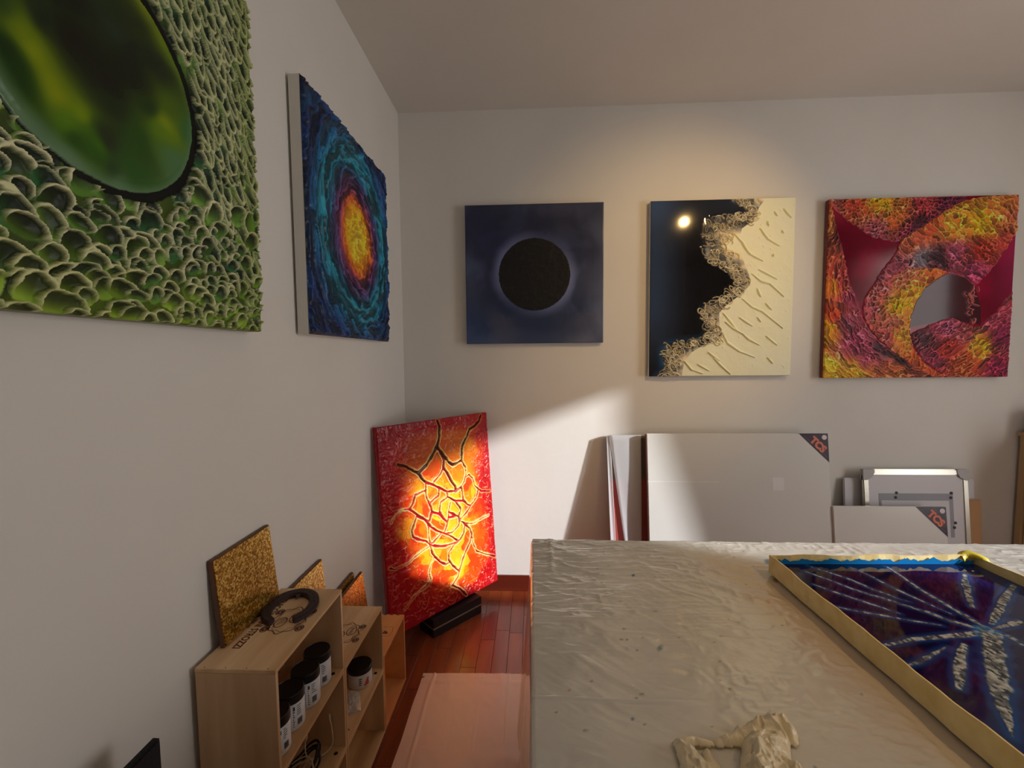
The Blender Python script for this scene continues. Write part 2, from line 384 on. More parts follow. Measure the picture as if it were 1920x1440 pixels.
# window
win = tag(bpy.data.objects.new('window_1', None), kind='structure'); COL.objects.link(win)
fx = RX+.12
fw = .045
b = MB().box(fx, fx+.05, WY0, WY0+fw, WZ0, WZ1).box(fx, fx+.05, WY1-fw*.2, WY1, WZ0, WZ1).box(fx, fx+.05, WY0, WY1, WZ0, WZ0+fw).box(fx, fx+.05, WY0, WY1, WZ1-fw*.2, WZ1)
b.build('window_frame', M_WINF, win)
g = bpy.data.materials.new('window_glass'); g.use_nodes = True; nt = g.node_tree; nt.nodes.clear()
o_ = nt.nodes.new('ShaderNodeOutputMaterial'); mx = nt.nodes.new('ShaderNodeMixShader'); tr = nt.nodes.new('ShaderNodeBsdfTransparent'); gl = nt.nodes.new('ShaderNodeBsdfGlossy')
gl.inputs['Roughness'].default_value = .02; mx.inputs[0].default_value = .05
nt.links.new(tr.outputs[0], mx.inputs[1]); nt.links.new(gl.outputs[0], mx.inputs[2]); nt.links.new(mx.outputs[0], o_.inputs[0])
bxo('window_pane', g, win, fx+.02, fx+.026, WY0+fw, WY1-fw*.2, WZ0+fw, WZ1-fw*.2, bevel=0)
bxo('window_sill', M_WINF, win, RX-.03, RX+.12, WY0, WY1, WZ0, WZ0+.02, bevel=.003)

# ------------------------------------------------------------------ paintings
M_CANVAS = material('canvas_white', (225, 222, 214), .8)
M_EDGE_GREEN = material('edge_green', (120, 130, 80), .5)
M_EDGE_RED = material('edge_crimson', (110, 12, 34), .25, coat=.4)
M_EDGE_LAVA = material('edge_scarlet', (165, 10, 20), .2, coat=.5)
M_EDGE_GREY = material('edge_pale', (150, 148, 150), .5)
def stretcher(parent, w, h, t, mat, y0=0.):
    return bxo('canvas', mat, parent, 0, w, y0, y0+t, 0, h, bevel=.0015)
GAIN = 2.2
def gain(c, g):
    """photo tone -> paint tone: the room lights the walls to less than half their white"""
    l = np.clip(lin(np.clip(c, 0, 255))*g, 0, .92)
    return 255*np.where(l <= .0031308, l*12.92, 1.055*l**(1/2.4)-.055)

def art_green(par):
    A = Art(.80, .838, 460, 480); U, V = A.U, A.V
    cu, cv = .395, .425
    th = np.arctan2(V-cv, U-cu); wob = .008*(fbm(U*12, V*12, 4, 3)-.5)
    r = np.hypot(U-cu, V-cv)+wob
    base = mix((48, 66, 24), (78, 98, 28), fbm(U*9, V*9, 5)); base = mix(base, (86, 110, 20), ss(.10, .0, V)*.8)
    A.C[:] = base*.8; A.H[:] = .004; A.R[:] = .5
    rng = np.random.default_rng(5); dabs = []
    def field(u, v):
        a = math.degrees(math.atan2(v-cv, u-cu))
        side = 1/(1+math.exp(-(a+38)/7.)) if -130 < a < 150 else 0
        return side
    # rows laid from the circle outwards to the edge; later dabs overlap earlier ones
    v = -.02
    rows = []
    y = .86
    while y > -.02:
        x = -.03
        while x < .84:
            s = field(x, y)
            k = (.60+.45*np.clip((.62-x)/.6, 0, 1)) if s < .5 else .8
            if s < .5: wd = .042*k; st = wd*.98
            else: wd = .024; st = wd*1.0
            jit = .75+.6*rng.random(); (dabs.append((x+rng.normal()*.009, y+rng.normal()*.009, s, k*jit)) if rng.random() > .10 else None); x += st
        y -= .0215
    # bottom: paint from top down; side: from bottom up would hide rims, so order is by row
    dabs = [(x, y, s, k, rng.random() < s) for (x, y, s, k) in dabs]
    dabs = sorted([d for d in dabs if d[4]], key=lambda d: d[1])+[d for d in dabs if not d[4]]
    for (x, y, s, k, sidey) in dabs:
        rr_ = math.hypot(x-cu, y-cv)
        if rr_ < .196: continue
        if sidey:
            ln, wd, ang = .044*rng.uniform(.6, 1.3), .0135*rng.uniform(.8, 1.4), math.radians(-90+20+rng.normal()*12)
        else:
            ln, wd, ang = .024*k*rng.uniform(.75, 1.35), .029*k*rng.uniform(.75, 1.3), math.radians(90+rng.normal()*26+ (x-.3)*10+70*(float(vn(np.array([x*6.]), np.array([y*6.]), 3)[0])-.5))
        q = A.patch(x-.05, x+.05, y-.05, y+.05)
        if q is None: continue
        du, dv = U[q]-x, V[q]-y; ca, sa = math.cos(ang), math.sin(ang)
        f = (du*ca+dv*sa)/ln; t = (-du*sa+dv*ca)/wd
        jag = .22*(fbm(U[q]*110, V[q]*110, 21, 3)-.5)
        rho = np.sqrt(f*f+t*t)+jag
        m = rho < 1
        front = ss(-.55, .25, f+.15)
        rlo = rng.uniform(.64, .82); rim = ss(rlo, rlo+.13, rho+.12*(fbm(U[q]*70, V[q]*70, 61, 2)-.5))*front*ss(1.02, .95, rho)
        tone = rng.random()
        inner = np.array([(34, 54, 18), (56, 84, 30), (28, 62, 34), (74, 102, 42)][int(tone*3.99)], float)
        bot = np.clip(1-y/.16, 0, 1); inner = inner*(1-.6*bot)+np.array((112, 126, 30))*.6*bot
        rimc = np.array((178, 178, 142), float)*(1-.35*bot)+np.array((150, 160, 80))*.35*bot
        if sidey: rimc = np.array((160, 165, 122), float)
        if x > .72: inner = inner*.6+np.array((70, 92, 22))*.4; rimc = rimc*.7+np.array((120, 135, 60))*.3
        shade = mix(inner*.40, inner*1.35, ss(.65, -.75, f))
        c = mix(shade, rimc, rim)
        e = ss(1., .93, rho)
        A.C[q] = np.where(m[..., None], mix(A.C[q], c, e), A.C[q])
        hh = .0045+ (.0115 if not sidey else .009)*(rim*.9+.18*ss(-1, 1, f)) - .004*ss(.75, .0, rho)
        A.H[q] = np.where(m, A.H[q]*(1-e)+hh*e, A.H[q])
        A.R[q] = np.where(m, .42+.2*rim, A.R[q])
    # glassy disc with its jagged dark rim
    jr = .010*(ridge(np.cos(th)*7+3, np.sin(th)*7, 8, 4)-.5)
    out = .2075+jr*.9; inn = .2045-.0125*np.clip(ss(-2.3, -1.4, th)*1.0+0*th, 0, 1)*np.where(th > 2.2, .2, 1)+jr*.3
    cps = [((.273,.395),(92,112,0)),((.285,.373),(108,124,0)),((.312,.343),(110,124,0)),((.351,.328),(98,122,0)),((.249,.413),(28,52,18)),((.256,.332),(16,46,6)),((.245,.354),(8,34,4)),
           ((.358,.428),(10,14,8)),((.311,.436),(16,30,14)),((.408,.506),(24,40,26)),((.433,.441),(12,18,10)),((.399,.367),(18,34,12)),((.492,.498),(16,30,16)),((.512,.429),(60,84,8)),((.505,.390),(112,128,0)),((.503,.376),(70,104,4)),
           ((.458,.332),(26,62,8)),((.395,.311),(22,30,18)),((.374,.275),(30,70,8)),((.339,.276),(24,60,6)),((.415,.247),(60,96,60)),((.530,.323),(58,96,58)),((.321,.243),(66,98,66)),((.278,.263),(36,66,34)),((.545,.531),(74,100,10)),((.410,.534),(22,38,16)),((.461,.534),(26,38,10)),((.401,.269),(22,50,20)),((.444,.287),(24,70,16)),((.570,.406),(40,84,40)),((.489,.612),(110,124,8)),((.52,.57),(96,116,8)),((.33,.30),(70,108,2)),((.38,.295),(46,92,2)),((.395,.40),(9,14,8)),((.45,.48),(14,24,14)),((.47,.40),(20,44,12)),((.23,.47),(30,60,10)),((.28,.55),(24,50,14)),((.37,.58),(18,36,14)),((.35,.50),(12,20,10))]
    w1 = .05*(fbm(U*7, V*7, 31, 3)-.5); w2 = .05*(fbm(U*7+4, V*7+2, 37, 3)-.5)
    disc = cpcolor(U+w1, V+w2, cps, 3.4)
    disc = mix(disc, (92, 118, 92), ss(.165, .20, r)*ss(.7, -.6, np.sin(th))*.75)
    A.C = np.where((r < out)[..., None], (6, 7, 4), A.C); A.H = np.where(r < out, .002, A.H); A.R = np.where(r < out, .6, A.R)
    A.C = np.where((r < inn)[..., None], disc, A.C); A.H = np.where(r < inn, .005+.004*ss(inn, inn-.02, r), A.H); A.R = np.where(r < inn, .22, A.R)
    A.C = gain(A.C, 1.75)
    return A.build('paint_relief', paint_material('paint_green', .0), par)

def art_blue(par):
    A = Art(.79, .82, 300, 380); U, V = A.U, A.V; cu, cv = .40, .41
    w = .028*(fbm(U*9, V*9, 2, 4)-.5)+.02*(vn(U*3, V*3, 9)-.5)
    dx, dy = U-cu, V-cv; th = np.arctan2(dy, dx)
    r = np.hypot(dx, dy*.97)+w
    st = [(0., (205,170,50)), (.06, (218,172,35)), (.105, (228,150,28)), (.14, (214,98,40)), (.160, (140,60,80)), (.19, (88,54,100)), (.222, (66,64,108)), (.245, (40,90,130)), (.275, (30,118,140)), (.33, (26,108,132)), (.37, (22,78,122)), (.42, (22,48,98)), (.60, (16,30,72))]
    c = np.zeros(U.shape+(3,))
    for k in range(3): c[..., k] = np.interp(r, [s[0] for s in st], [s[1][k] for s in st])
    rt = r*88+5*fbm(U*16, V*16, 5, 3); tt = th*r*15
    n1 = ridge(rt*.50, tt*.6+3, 6, 4); n2 = ridge(U*44+8*vn(U*8, V*8, 1), V*40, 14, 3)
    ctr = ss(.17, .09, r)
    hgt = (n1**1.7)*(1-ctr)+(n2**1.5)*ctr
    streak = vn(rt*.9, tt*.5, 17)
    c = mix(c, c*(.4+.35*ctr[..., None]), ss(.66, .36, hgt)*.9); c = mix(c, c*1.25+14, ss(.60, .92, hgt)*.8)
    c = mix(c, np.where((r < .235)[..., None], (120, 60, 100), (20, 92, 128)), ss(.62, .9, streak)*.35*(r > .17))
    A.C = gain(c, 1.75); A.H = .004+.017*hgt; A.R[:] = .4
    # ragged edge of the thick paint
    e = np.minimum(np.minimum(U, A.w-U), np.minimum(V, A.h-V)); A.H *= ss(0, .012, e+.008*(fbm(U*60, V*60, 3)-.3))
    return A.build('paint_relief', paint_material('paint_blue', .1), par)

def art_eclipse(par):
    A = Art(.80, .80, 260, 260); U, V = A.U, A.V; cu, cv, R0 = .402, .398, .207
    r = np.hypot(U-cu, V-cv); th = np.arctan2(V-cv, U-cu)
    w1 = fbm(U*4, V*4, 3, 4); w2 = fbm(U*5+3*w1, V*5, 13, 4)
    e = np.maximum(np.abs(U-.4), np.abs(V-.4))/.4
    c = mix((20, 24, 42), (44, 52, 78), ss(.35, .7, w2))
    c = mix(c, (84, 90, 112), ss(.72, 1.02, e+.25*(w1-.5))*.75*ss(-.9, .9, U*1.2-V*1.3+.6))
    sw = np.sin((r*34+th*.8+4*w1))*.5+.5
    c = mix(c, (14, 18, 34), sw*.35)
    cps = [((.06,.10),(30,52,92)),((.20,.12),(66,72,92)),((.40,.10),(30,44,76)),((.70,.10),(74,78,94)),((.74,.35),(60,66,84)),((.72,.65),(44,48,62)),((.55,.72),(36,38,50)),((.30,.72),(32,36,58)),((.12,.62),(24,30,58)),((.05,.40),(52,62,92)),((.16,.40),(20,26,46)),((.60,.20),(40,50,74)),((.25,.22),(22,36,66)),((.62,.55),(30,34,54)),((.45,.64),(18,20,36))]
    c = mix(c, cpcolor(U, V, cps, 3., .06), .6)
    halo = ss(R0+.05+.03*w2, R0, r)*(.35+.65*np.abs(np.cos(th*1.0+.35))**2)
    c = mix(c, (96, 104, 142), halo*.75)
    disc = r < R0+.0015*vn(th*20, th*0, 2)
    fl = ss(.80, .93, ridge(U*26, V*26, 41, 4))
    A.C = np.where(disc[..., None], mix((5, 5, 7), (40, 38, 44), fl*.45), c); A.C = gain(A.C, 2.1)
    A.H = np.where(disc, .003+.003*ridge(U*26, V*26, 41, 4), .004); A.R = np.where(disc, .55, .22)
    return A.build('paint_relief', paint_material('paint_eclipse', .35), par)

def art_white(par):
    A = Art(.80, .998, 330, 410); U, V = A.U, A.V
    E = parse(WHITE_EDGE); e0, e1 = E
    dark = inpoly(U, V, [(-.1, -.05)]+[(-.1, 1.1)]+[(.458, 1.1)]+e0+[(.056, -.05)])
    foam = inpoly(U, V, e0+e1[::-1]) & ~dark
    d0, _ = segd(U, V, e0); d1, _ = segd(U, V, e1)
    w = fbm(U*5, V*5, 3, 4)
    navy = mix((8, 8, 12), (36, 50, 74), ss(.26, .02, U)*.9*ss(-.1, .5, V+.2*w)+ss(.80, .98, V)*.35)
    navy = mix(navy, (30, 70, 110), ss(.06, .0, d0)*ss(.35, .1, V)*.8)
    navy = mix(navy, (40, 56, 84), ss(.03, .0, d0)*.6*w)
    ivory = mix((206, 192, 156), (214, 200, 166), fbm(U*6, V*6, 9))
    A.C = np.where(dark[..., None], navy, ivory); A.R = np.where(dark, .06, .55)
    A.H = np.where(dark, .0045, .004+.003*fbm(U*14, V*14, 4, 4))
    fo = np.clip(np.where(foam, 1., 0)+ss(.018, 0, d0), 0, 1)
    A.C = mix(A.C, mix((16, 22, 36), (120, 118, 108), ss(.35, .75, fbm(U*34, V*34, 6))), fo*ss(.13, .02, d0)*.95)
    rng = np.random.default_rng(4)
    # curled ribbons of paint along the wave edge
    for k in range(400):
        t = rng.random()*(len(e0)-1); i = int(t); f = t-i
        x = e0[i][0]*(1-f)+e0[i+1][0]*f; y = e0[i][1]*(1-f)+e0[i+1][1]*f
        t2 = rng.random()**1.2*.75; j = min(len(e1)-1, int(t/(len(e0)-1)*(len(e1)-1)+.5))
        x = x+(e1[j][0]-x)*t2+rng.normal()*.007; y = y+(e1[j][1]-y)*t2+rng.normal()*.007
        rr_ = rng.uniform(.009, .027); a0 = rng.uniform(0, 6.28); al = rng.uniform(2.4, 5.2)
        e1_, e2_ = rng.uniform(.5, 1.5), rng.uniform(.4, 1.1); ro = -.7+rng.normal()*.5; co_, si_ = math.cos(ro), math.sin(ro)
        P0 = [(rr_*e1_*math.cos(a0+al*s/9)*(1+.25*s/9), rr_*e2_*math.sin(a0+al*s/9)) for s in range(10)]; P = [(x+px*co_-py*si_, y+px*si_+py*co_) for px, py in P0]
        g = A.stroke(P, .008)
        if g is None: continue
        q, d, tt = g; wd = rng.uniform(.0018, .0036); m = ss(wd, wd*.45, d)
        col = np.array((204, 190, 156))*rng.uniform(.6, 1.02)
        A.C[q] = mix(A.C[q], (60, 62, 66), ss(wd*2.2, wd, d)*.5*(t2 < .5)); A.C[q] = mix(A.C[q], col, m); A.H[q] = np.maximum(A.H[q], .005+.0075*m); A.R[q] = A.R[q]*(1-m)+.4*m
    # raised knife slashes on the white part
    for s in parse(WHITE_SL):
        rng2 = rng.normal
        g = A.stroke([(p[0]+rng2()*.002, p[1]+rng2()*.002) for p in s], .02)
        if g is None: continue
        q, d, tt = g; wv = .0065*(.35+np.sin(np.pi*np.clip(tt, .02, .98)))*(.7+.6*vn(U[q]*50, V[q]*50, 5)); m = ss(wv*1.3, 0, d)
        A.H[q] = np.maximum(A.H[q], .004+.011*m); A.C[q] = mix(A.C[q], (196, 176, 140), m*.5)
    for k in range(140):
        x = rng.uniform(.3, .79); y = rng.uniform(.02, .97); L = rng.uniform(.01, .035); a = math.radians(-40+rng.normal()*14)
        if inpoly(np.array([x-.05]), np.array([y]), [(-.1, -.05), (-.1, 1.1), (.458, 1.1)]+e0+[(.056, -.05)])[0]: continue
        P = [(x, y), (x+L*math.cos(a)*.5, y+L*math.sin(a)*.5+.002), (x+L*math.cos(a), y+L*math.sin(a))]
        g = A.stroke(P, .012)
        if g is None: continue
        q, d, tt = g; A.H[q] = np.maximum(A.H[q], .004+rng.uniform(.002, .005)*ss(.004, 0, d)*np.sin(np.pi*np.clip(tt, .05, .95)))
    A.C = gain(A.C, 1.9)
    return A.build('paint_relief', paint_material('paint_wave', .15), par)

def art_red(par):
    A = Art(1.0, .998, 440, 440); U, V = A.U, A.V
    w = fbm(U*4, V*4, 2, 4)
    c = mix((84, 6, 26), (122, 10, 42), ss(.3, .75, w)); c = mix(c, (140, 40, 80), ss(.82, 1., U)*ss(.2, .6, V)*.6)
    A.H[:] = .005; A.R[:] = .1
    D = inpoly(U, V, parse(RED_D)[0]); c = np.where(D[..., None], mix((44, 14, 20), (66, 30, 36), w), c)
    A.C = c
    def region(key, poly, S, Tt, sx, sy, seed, h, rough, dark=.5, light=1.35):
        d, _ = segd(U, V, poly+[poly[0]]); m = inpoly(U, V, poly)
        edge = .007*(fbm(U*55, V*55, seed+3, 3)-.5)*2
        sd = np.where(m, d, -d)+edge; a = ss(-.002, .003, sd)
        f1, f2, idc, dx, dy = voro(S*sx+2.2*(fbm(U*17, V*17, seed, 4)-.5), Tt*sy+2.2*(fbm(U*17+7, V*17, seed+5, 4)-.5), seed)
        g = f2-f1; web = ss(.20, .02, g+.16*(fbm(U*60, V*60, seed+9, 2)-.5))
        col = cpcolor(U, V, RED_CP[key], 3.2, .05)
        cup = ss(.0, .6, f1)*.7
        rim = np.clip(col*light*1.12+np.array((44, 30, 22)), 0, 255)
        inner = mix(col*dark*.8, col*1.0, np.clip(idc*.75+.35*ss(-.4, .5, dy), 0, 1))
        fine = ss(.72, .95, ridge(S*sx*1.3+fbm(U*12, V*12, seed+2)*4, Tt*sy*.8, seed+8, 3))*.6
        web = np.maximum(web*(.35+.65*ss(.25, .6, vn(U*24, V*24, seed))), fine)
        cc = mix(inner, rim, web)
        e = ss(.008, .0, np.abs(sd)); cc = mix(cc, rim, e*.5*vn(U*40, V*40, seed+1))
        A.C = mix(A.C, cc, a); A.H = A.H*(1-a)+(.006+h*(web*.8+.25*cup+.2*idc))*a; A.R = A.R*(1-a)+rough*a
    ca, sa = math.cos(.5), math.sin(.5); cb, sb = math.cos(.62), math.sin(.62)
    rc = np.hypot(U-.60, V-.56); tc = np.arctan2(V-.56, U-.60)
    region('L', parse(RED_L)[0], rc, tc*rc.mean(), 46, 8, 3, .008, .5, .5, 1.3)
    region('T', parse(RED_T)[0], U, V, 46, 48, 11, .007, .5, .45, 1.6)
    region('B', parse(RED_B)[0], U*cb+V*sb, -U*sb+V*cb, 16, 52, 21, .008, .5, .45, 1.45)
    region('U', parse(RED_U)[0], U*math.cos(-.75)+V*math.sin(-.75), -U*math.sin(-.75)+V*math.cos(-.75), 15, 38, 31, .009, .5, .5, 1.4)
    region('H', parse(RED_H)[0], U, V, 30, 30, 41, .009, .5, .6, 1.3)
    rng = np.random.default_rng(9)
    for k in range(18):   # loose flecks between the ball and the hook
        x = .79+rng.normal()*.022; y = rng.uniform(.31, .52); P = [(x, y), (x+rng.normal()*.008, y-.012), (x+rng.normal()*.012, y-.026)]
        g = A.stroke(P, .01)
        if g: q, d, t = g; m = ss(.0035, .0015, d); A.C[q] = mix(A.C[q], (178, 92, 88), m); A.H[q] = np.maximum(A.H[q], .005+.006*m); A.R[q] = np.where(m > .3, .4, A.R[q])
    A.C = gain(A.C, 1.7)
    return A.build('paint_relief', paint_material('paint_red', .0, spec=.2), par)

def art_lava(par, Wd, Hd):
    A = Art(Wd, Hd, 330, 450); U, V = A.U, A.V
    w = fbm(U*6, V*6, 4, 4); w2 = fbm(U*11+4, V*11, 9, 4)
    rr_ = np.hypot((U-.40)/.33, (V-.50)/.53)+.75*(w-.5)
    c = mix((232, 120, 12), (165, 12, 16), ss(.55, 1.02, rr_)); c = mix(c, (240, 170, 26), ss(.56, .72, w2)*ss(1.0, .5, rr_))
    c = mix(c, (214, 40, 14), ss(.45, .3, w2)*.75)
    vc = voro(U*11+2*w, V*11, 19); c = mix(c, (226, 62, 10), ss(.55, .9, vc[2])*.8*ss(1.05, .8, rr_)); c = mix(c, (246, 178, 34), ss(.42, .1, vc[2])*.7*ss(1.0, .7, rr_))
    c = mix(c, (206, 104, 20), ss(.22, .10, np.abs(V-.86+.12*(w2-.5)))*ss(.06, .2, U)*ss(.70, .55, U)*ss(.28, .5, w)*.9)
    edge = np.minimum(np.minimum(U, Wd-U)*1.1, np.minimum(V, Hd-V)); c = mix(c, (158, 8, 20), ss(.10, .02, edge)*.9)
    c = mix(c, (122, 16, 34), ss(.68, .95, V+.1*(w-.5))*ss(.5, .1, U)*.5)
    A.C = c; A.R[:] = .3
    n1 = ridge(U*26+5*w, V*26, 15, 4); A.H = .005+.006*n1*ss(.35, .9, rr_)+.002*w2
    rng = np.random.default_rng(3)
    for k in range(900):   # small raised squiggles, denser towards the edges
        x, y = rng.uniform(0, Wd), rng.uniform(0, Hd); rad = math.hypot((x-.40)/.30, (y-.48)/.44)
        if rad < .85 and rng.random() < .8: continue
        a = math.atan2(y-.48, x-.40)+rng.normal()*.7+ (1.57 if rng.random() < .5 else 0); L = rng.uniform(.010, .032)
        P = [(x, y), (x+L*.5*math.cos(a)+rng.normal()*.003, y+L*.5*math.sin(a)+rng.normal()*.003), (x+L*math.cos(a+.4), y+L*math.sin(a+.4))]
        g = A.stroke(P, .008)
        if g is None: continue
        q, d, t = g; m = ss(.003, .0008, d); warm = np.clip(1.45-rad, 0, 1)
        col = np.array((196, 62, 58))*(1-warm)+np.array((248, 176, 70))*warm
        A.C[q] = mix(A.C[q], col, m*.8); A.H[q] = np.maximum(A.H[q], .007+.006*m)
    cr = parse(LAVA); wob = .004*(fbm(U*45, V*45, 51, 3)-.5)*2
    best = np.full(U.shape, 9.); wid = np.full(U.shape, .006); drk = np.zeros(U.shape)
    for i, s in enumerate(cr):
        d, t = segd(U, V, s); d = np.abs(d+wob)
        wdt = {0: .009, 1: .0085, 2: .008, 3: .0075, 4: .0085, 10: .005, 20: .0025, 34: .003, 33: .0035, 35: .0035, 32: .0045}.get(i, .0062)
        m = d/wdt < best/wid; best = np.where(m, d, best); wid = np.where(m, wdt, wid); drk = np.where(m, (1. if i in (0, 1, 2, 3) else .35 if i in (4,) else .0), drk)
    lip = ss(wid+.0105, wid+.002, best+.006*(fbm(U*50, V*50, 81, 3)-.5))*ss(wid*.75, wid*1.1, best); cen = ss(.62, 1.15, V*.6+.6*rr_-.1)
    lipc = mix((255, 226, 150), (214, 130, 70), np.clip(ss(.75, 1.15, rr_), 0, 1))
    A.C = mix(A.C, lipc, lip*(.75+.25*w2)); A.H = np.maximum(A.H, .007+.009*lip)
    tr = ss(wid*1.05, wid*.6, best)
    A.C = mix(A.C, mix(mix((178, 10, 36), (120, 8, 30), vn(U*14, V*14, 77)), (66, 14, 18), drk), tr); A.H = A.H*(1-tr)+.001*tr; A.R = np.where(tr > .5, .25, A.R)
    A.C = gain(A.C, 1.12)
    return A.build('paint_relief', paint_material('paint_lava', .08), par)

GW = 'paintings hung on the walls'
p = thing('relief_painting', 'green painting of pale-rimmed scales around a glossy green disc, on left wall', 'painting', (.040, -2.255, 1.515), (0, 0, math.radians(90)), GW)
stretcher(p, .80, .838, .032, M_EDGE_GREEN); art_green(p)
p = thing('relief_painting', 'blue, teal and violet ring painting with a yellow centre, near the corner', 'painting', (.046, -1.205, 1.522), (0, 0, math.radians(90)), GW)
stretcher(p, .79, .82, .038, M_CANVAS); art_blue(p)
p = thing('resin_painting', 'dark navy square painting with a black disc, on the back wall', 'painting', (.390, -.033, 1.518), (0, 0, 0), GW)
stretcher(p, .80, .80, .025, M_EDGE_GREY); art_eclipse(p)
p = thing('resin_painting', 'black and ivory wave painting with a frothy edge, on the back wall', 'painting', (1.455, -.033, 1.318), (0, 0, 0), GW)
stretcher(p, .80, .998, .026, M_CANVAS); art_white(p)
p = thing('relief_painting', 'crimson, orange and yellow swirl painting, rightmost on the back wall', 'painting', (2.436, -.036, 1.302), (0, 0, 0), GW)
stretcher(p, 1.0, .998, .029, M_EDGE_RED); art_red(p)
LQ = (.088, -.6346, .102, .8778, .0787, .7289, 1.0114)
p = thing('lava_painting', 'red and orange cracked lava painting leaning in the room corner', 'painting', LQ[:3], (0, 0, 0))
p.rotation_mode = 'XYZ'; p.rotation_euler = Matrix.Rotation(LQ[3], 3, 'Z').__matmul__(Matrix.Rotation(-LQ[4], 3, 'X')).to_euler()
stretcher(p, LQ[5], LQ[6], .026, M_EDGE_LAVA); art_lava(p, LQ[5], LQ[6])
# ------------------------------------------------------------------ lamps on the ceiling (above the frame; they show in the resin)
M_LAMPW = material('lamp_white', (235, 235, 232), .35)
M_BULB = bpy.data.materials.new('lamp_glow'); M_BULB.use_nodes = True
_b = BSDF(M_BULB); _b.inputs['Emission Color'].default_value = (1., .72, .38, 1); _b.inputs['Emission Strength'].default_value = 90.
def spotlight(label, loc, target, power, deg, blend):
    loc = Vector(loc); t = thing('ceiling_spotlight', label, 'lamp', (loc.x, loc.y, RZ), (0, 0, 0), 'ceiling spotlights')
    MB().lathe([(.045, -.018), (.045, 0)], 24).build('mount', M_LAMPW, t)
    MB().tube([(0, 0, -.018), (0, 0, loc.z-RZ+.03)], .007).build('stem', M_LAMPW, t)
    d = (Vector(target)-loc).normalized(); qd = d.to_track_quat('-Z', 'Y').to_matrix().to_4x4()
    h = MB().lathe([(.014, .05), (.026, .045), (.03, 0), (.034, -.035), (.031, -.035), (.026, -.022)], 24).build('lamp_head', M_LAMPW, t, smooth=True)
    off = Matrix.Translation((0, 0, loc.z-RZ)); h.data.transform(off @ qd)
    bl = MB().lathe([(.0235, -.0205), (.0235, -.0195)], 20).build('bulb', M_BULB, t); bl.data.transform(off @ qd)
    l = bpy.data.lights.new('spot_beam', 'SPOT'); l.energy = power; l.color = (1., .62, .24); l.spot_size = math.radians(deg); l.spot_blend = blend; l.shadow_soft_size = .02
    lo = bpy.data.objects.new('spot_beam', l); COL.objects.link(lo); lo.parent = t; lo.matrix_local = Matrix.Translation(Vector((0, 0, loc.z-RZ))+d*.05) @ qd
spotlight('white ceiling spotlight aimed at the black and ivory wave painting', (2.26, -1.87, 2.74), (1.60, 0, 1.85), 62., 58, 1.)
spotlight('white ceiling spotlight aimed down at the work table', (2.45, -2.1, 2.74), (1.6, -1.55, .75), 34., 46, 1.)

# ------------------------------------------------------------------ work table under its plastic sheet
TX0, TX1, TY0, TY1, TZ = .785, 2.95, -2.9, -1.005, .742
M_TBL = wood('table_wood', (150, 118, 82), (178, 146, 104), (.15, 1, 1), 8)
t = thing('work_table', 'large work table hidden under a plastic sheet', 'table')
bxo('tabletop', M_TBL, t, TX0, TX1, TY0, TY1, TZ-.035, TZ, bevel=.003)
for x in (TX0+.05, TX1-.11):
    for y in (TY0+.05, TY1-.11): bxo('leg', M_TBL, t, x, x+.06, y, y+.06, 0, TZ-.035, bevel=.003)
def sheet_material(name, col, rough, transl, transp, tcol=None):
    m = bpy.data.materials.new(name); m.use_nodes = True; b = BSDF(m); b.inputs['Base Color'].default_value = L4(*col); b.inputs['Roughness'].default_value = rough; b.inputs['Specular IOR Level'].default_value = .7
    out = m.node_tree.nodes['Material Output']; last = b.outputs[0]
    if transl:
        tl = N(m, 'ShaderNodeBsdfTranslucent'); tl.inputs[0].default_value = L4(*(tcol or col)); mx = N(m, 'ShaderNodeMixShader'); mx.inputs[0].default_value = transl
        LK(m, last, mx.inputs[1]); LK(m, tl.outputs[0], mx.inputs[2]); last = mx.outputs[0]
    if transp:
        tp = N(m, 'ShaderNodeBsdfTransparent'); mx = N(m, 'ShaderNodeMixShader'); mx.inputs[0].default_value = transp
        LK(m, last, mx.inputs[1]); LK(m, tp.outputs[0], mx.inputs[2]); last = mx.outputs[0]
    LK(m, last, out.inputs[0]); return m
M_SHEET = sheet_material('plastic_sheet', (196, 190, 172), .16, .12, 0.)
BSDF(M_SHEET).inputs['Coat Weight'].default_value = .7; BSDF(M_SHEET).inputs['Coat Roughness'].default_value = .12
nz = noise_node(M_SHEET, 34, 5, (.55, 1., 1.)); nz.inputs['Distortion'].default_value = 1.2; bump(M_SHEET, nz.outputs['Fac'], .22, .005)
a = N(M_SHEET, 'ShaderNodeAttribute', attribute_name='paint'); LK(M_SHEET, a.outputs['Color'], BSDF(M_SHEET).inputs['Base Color'])
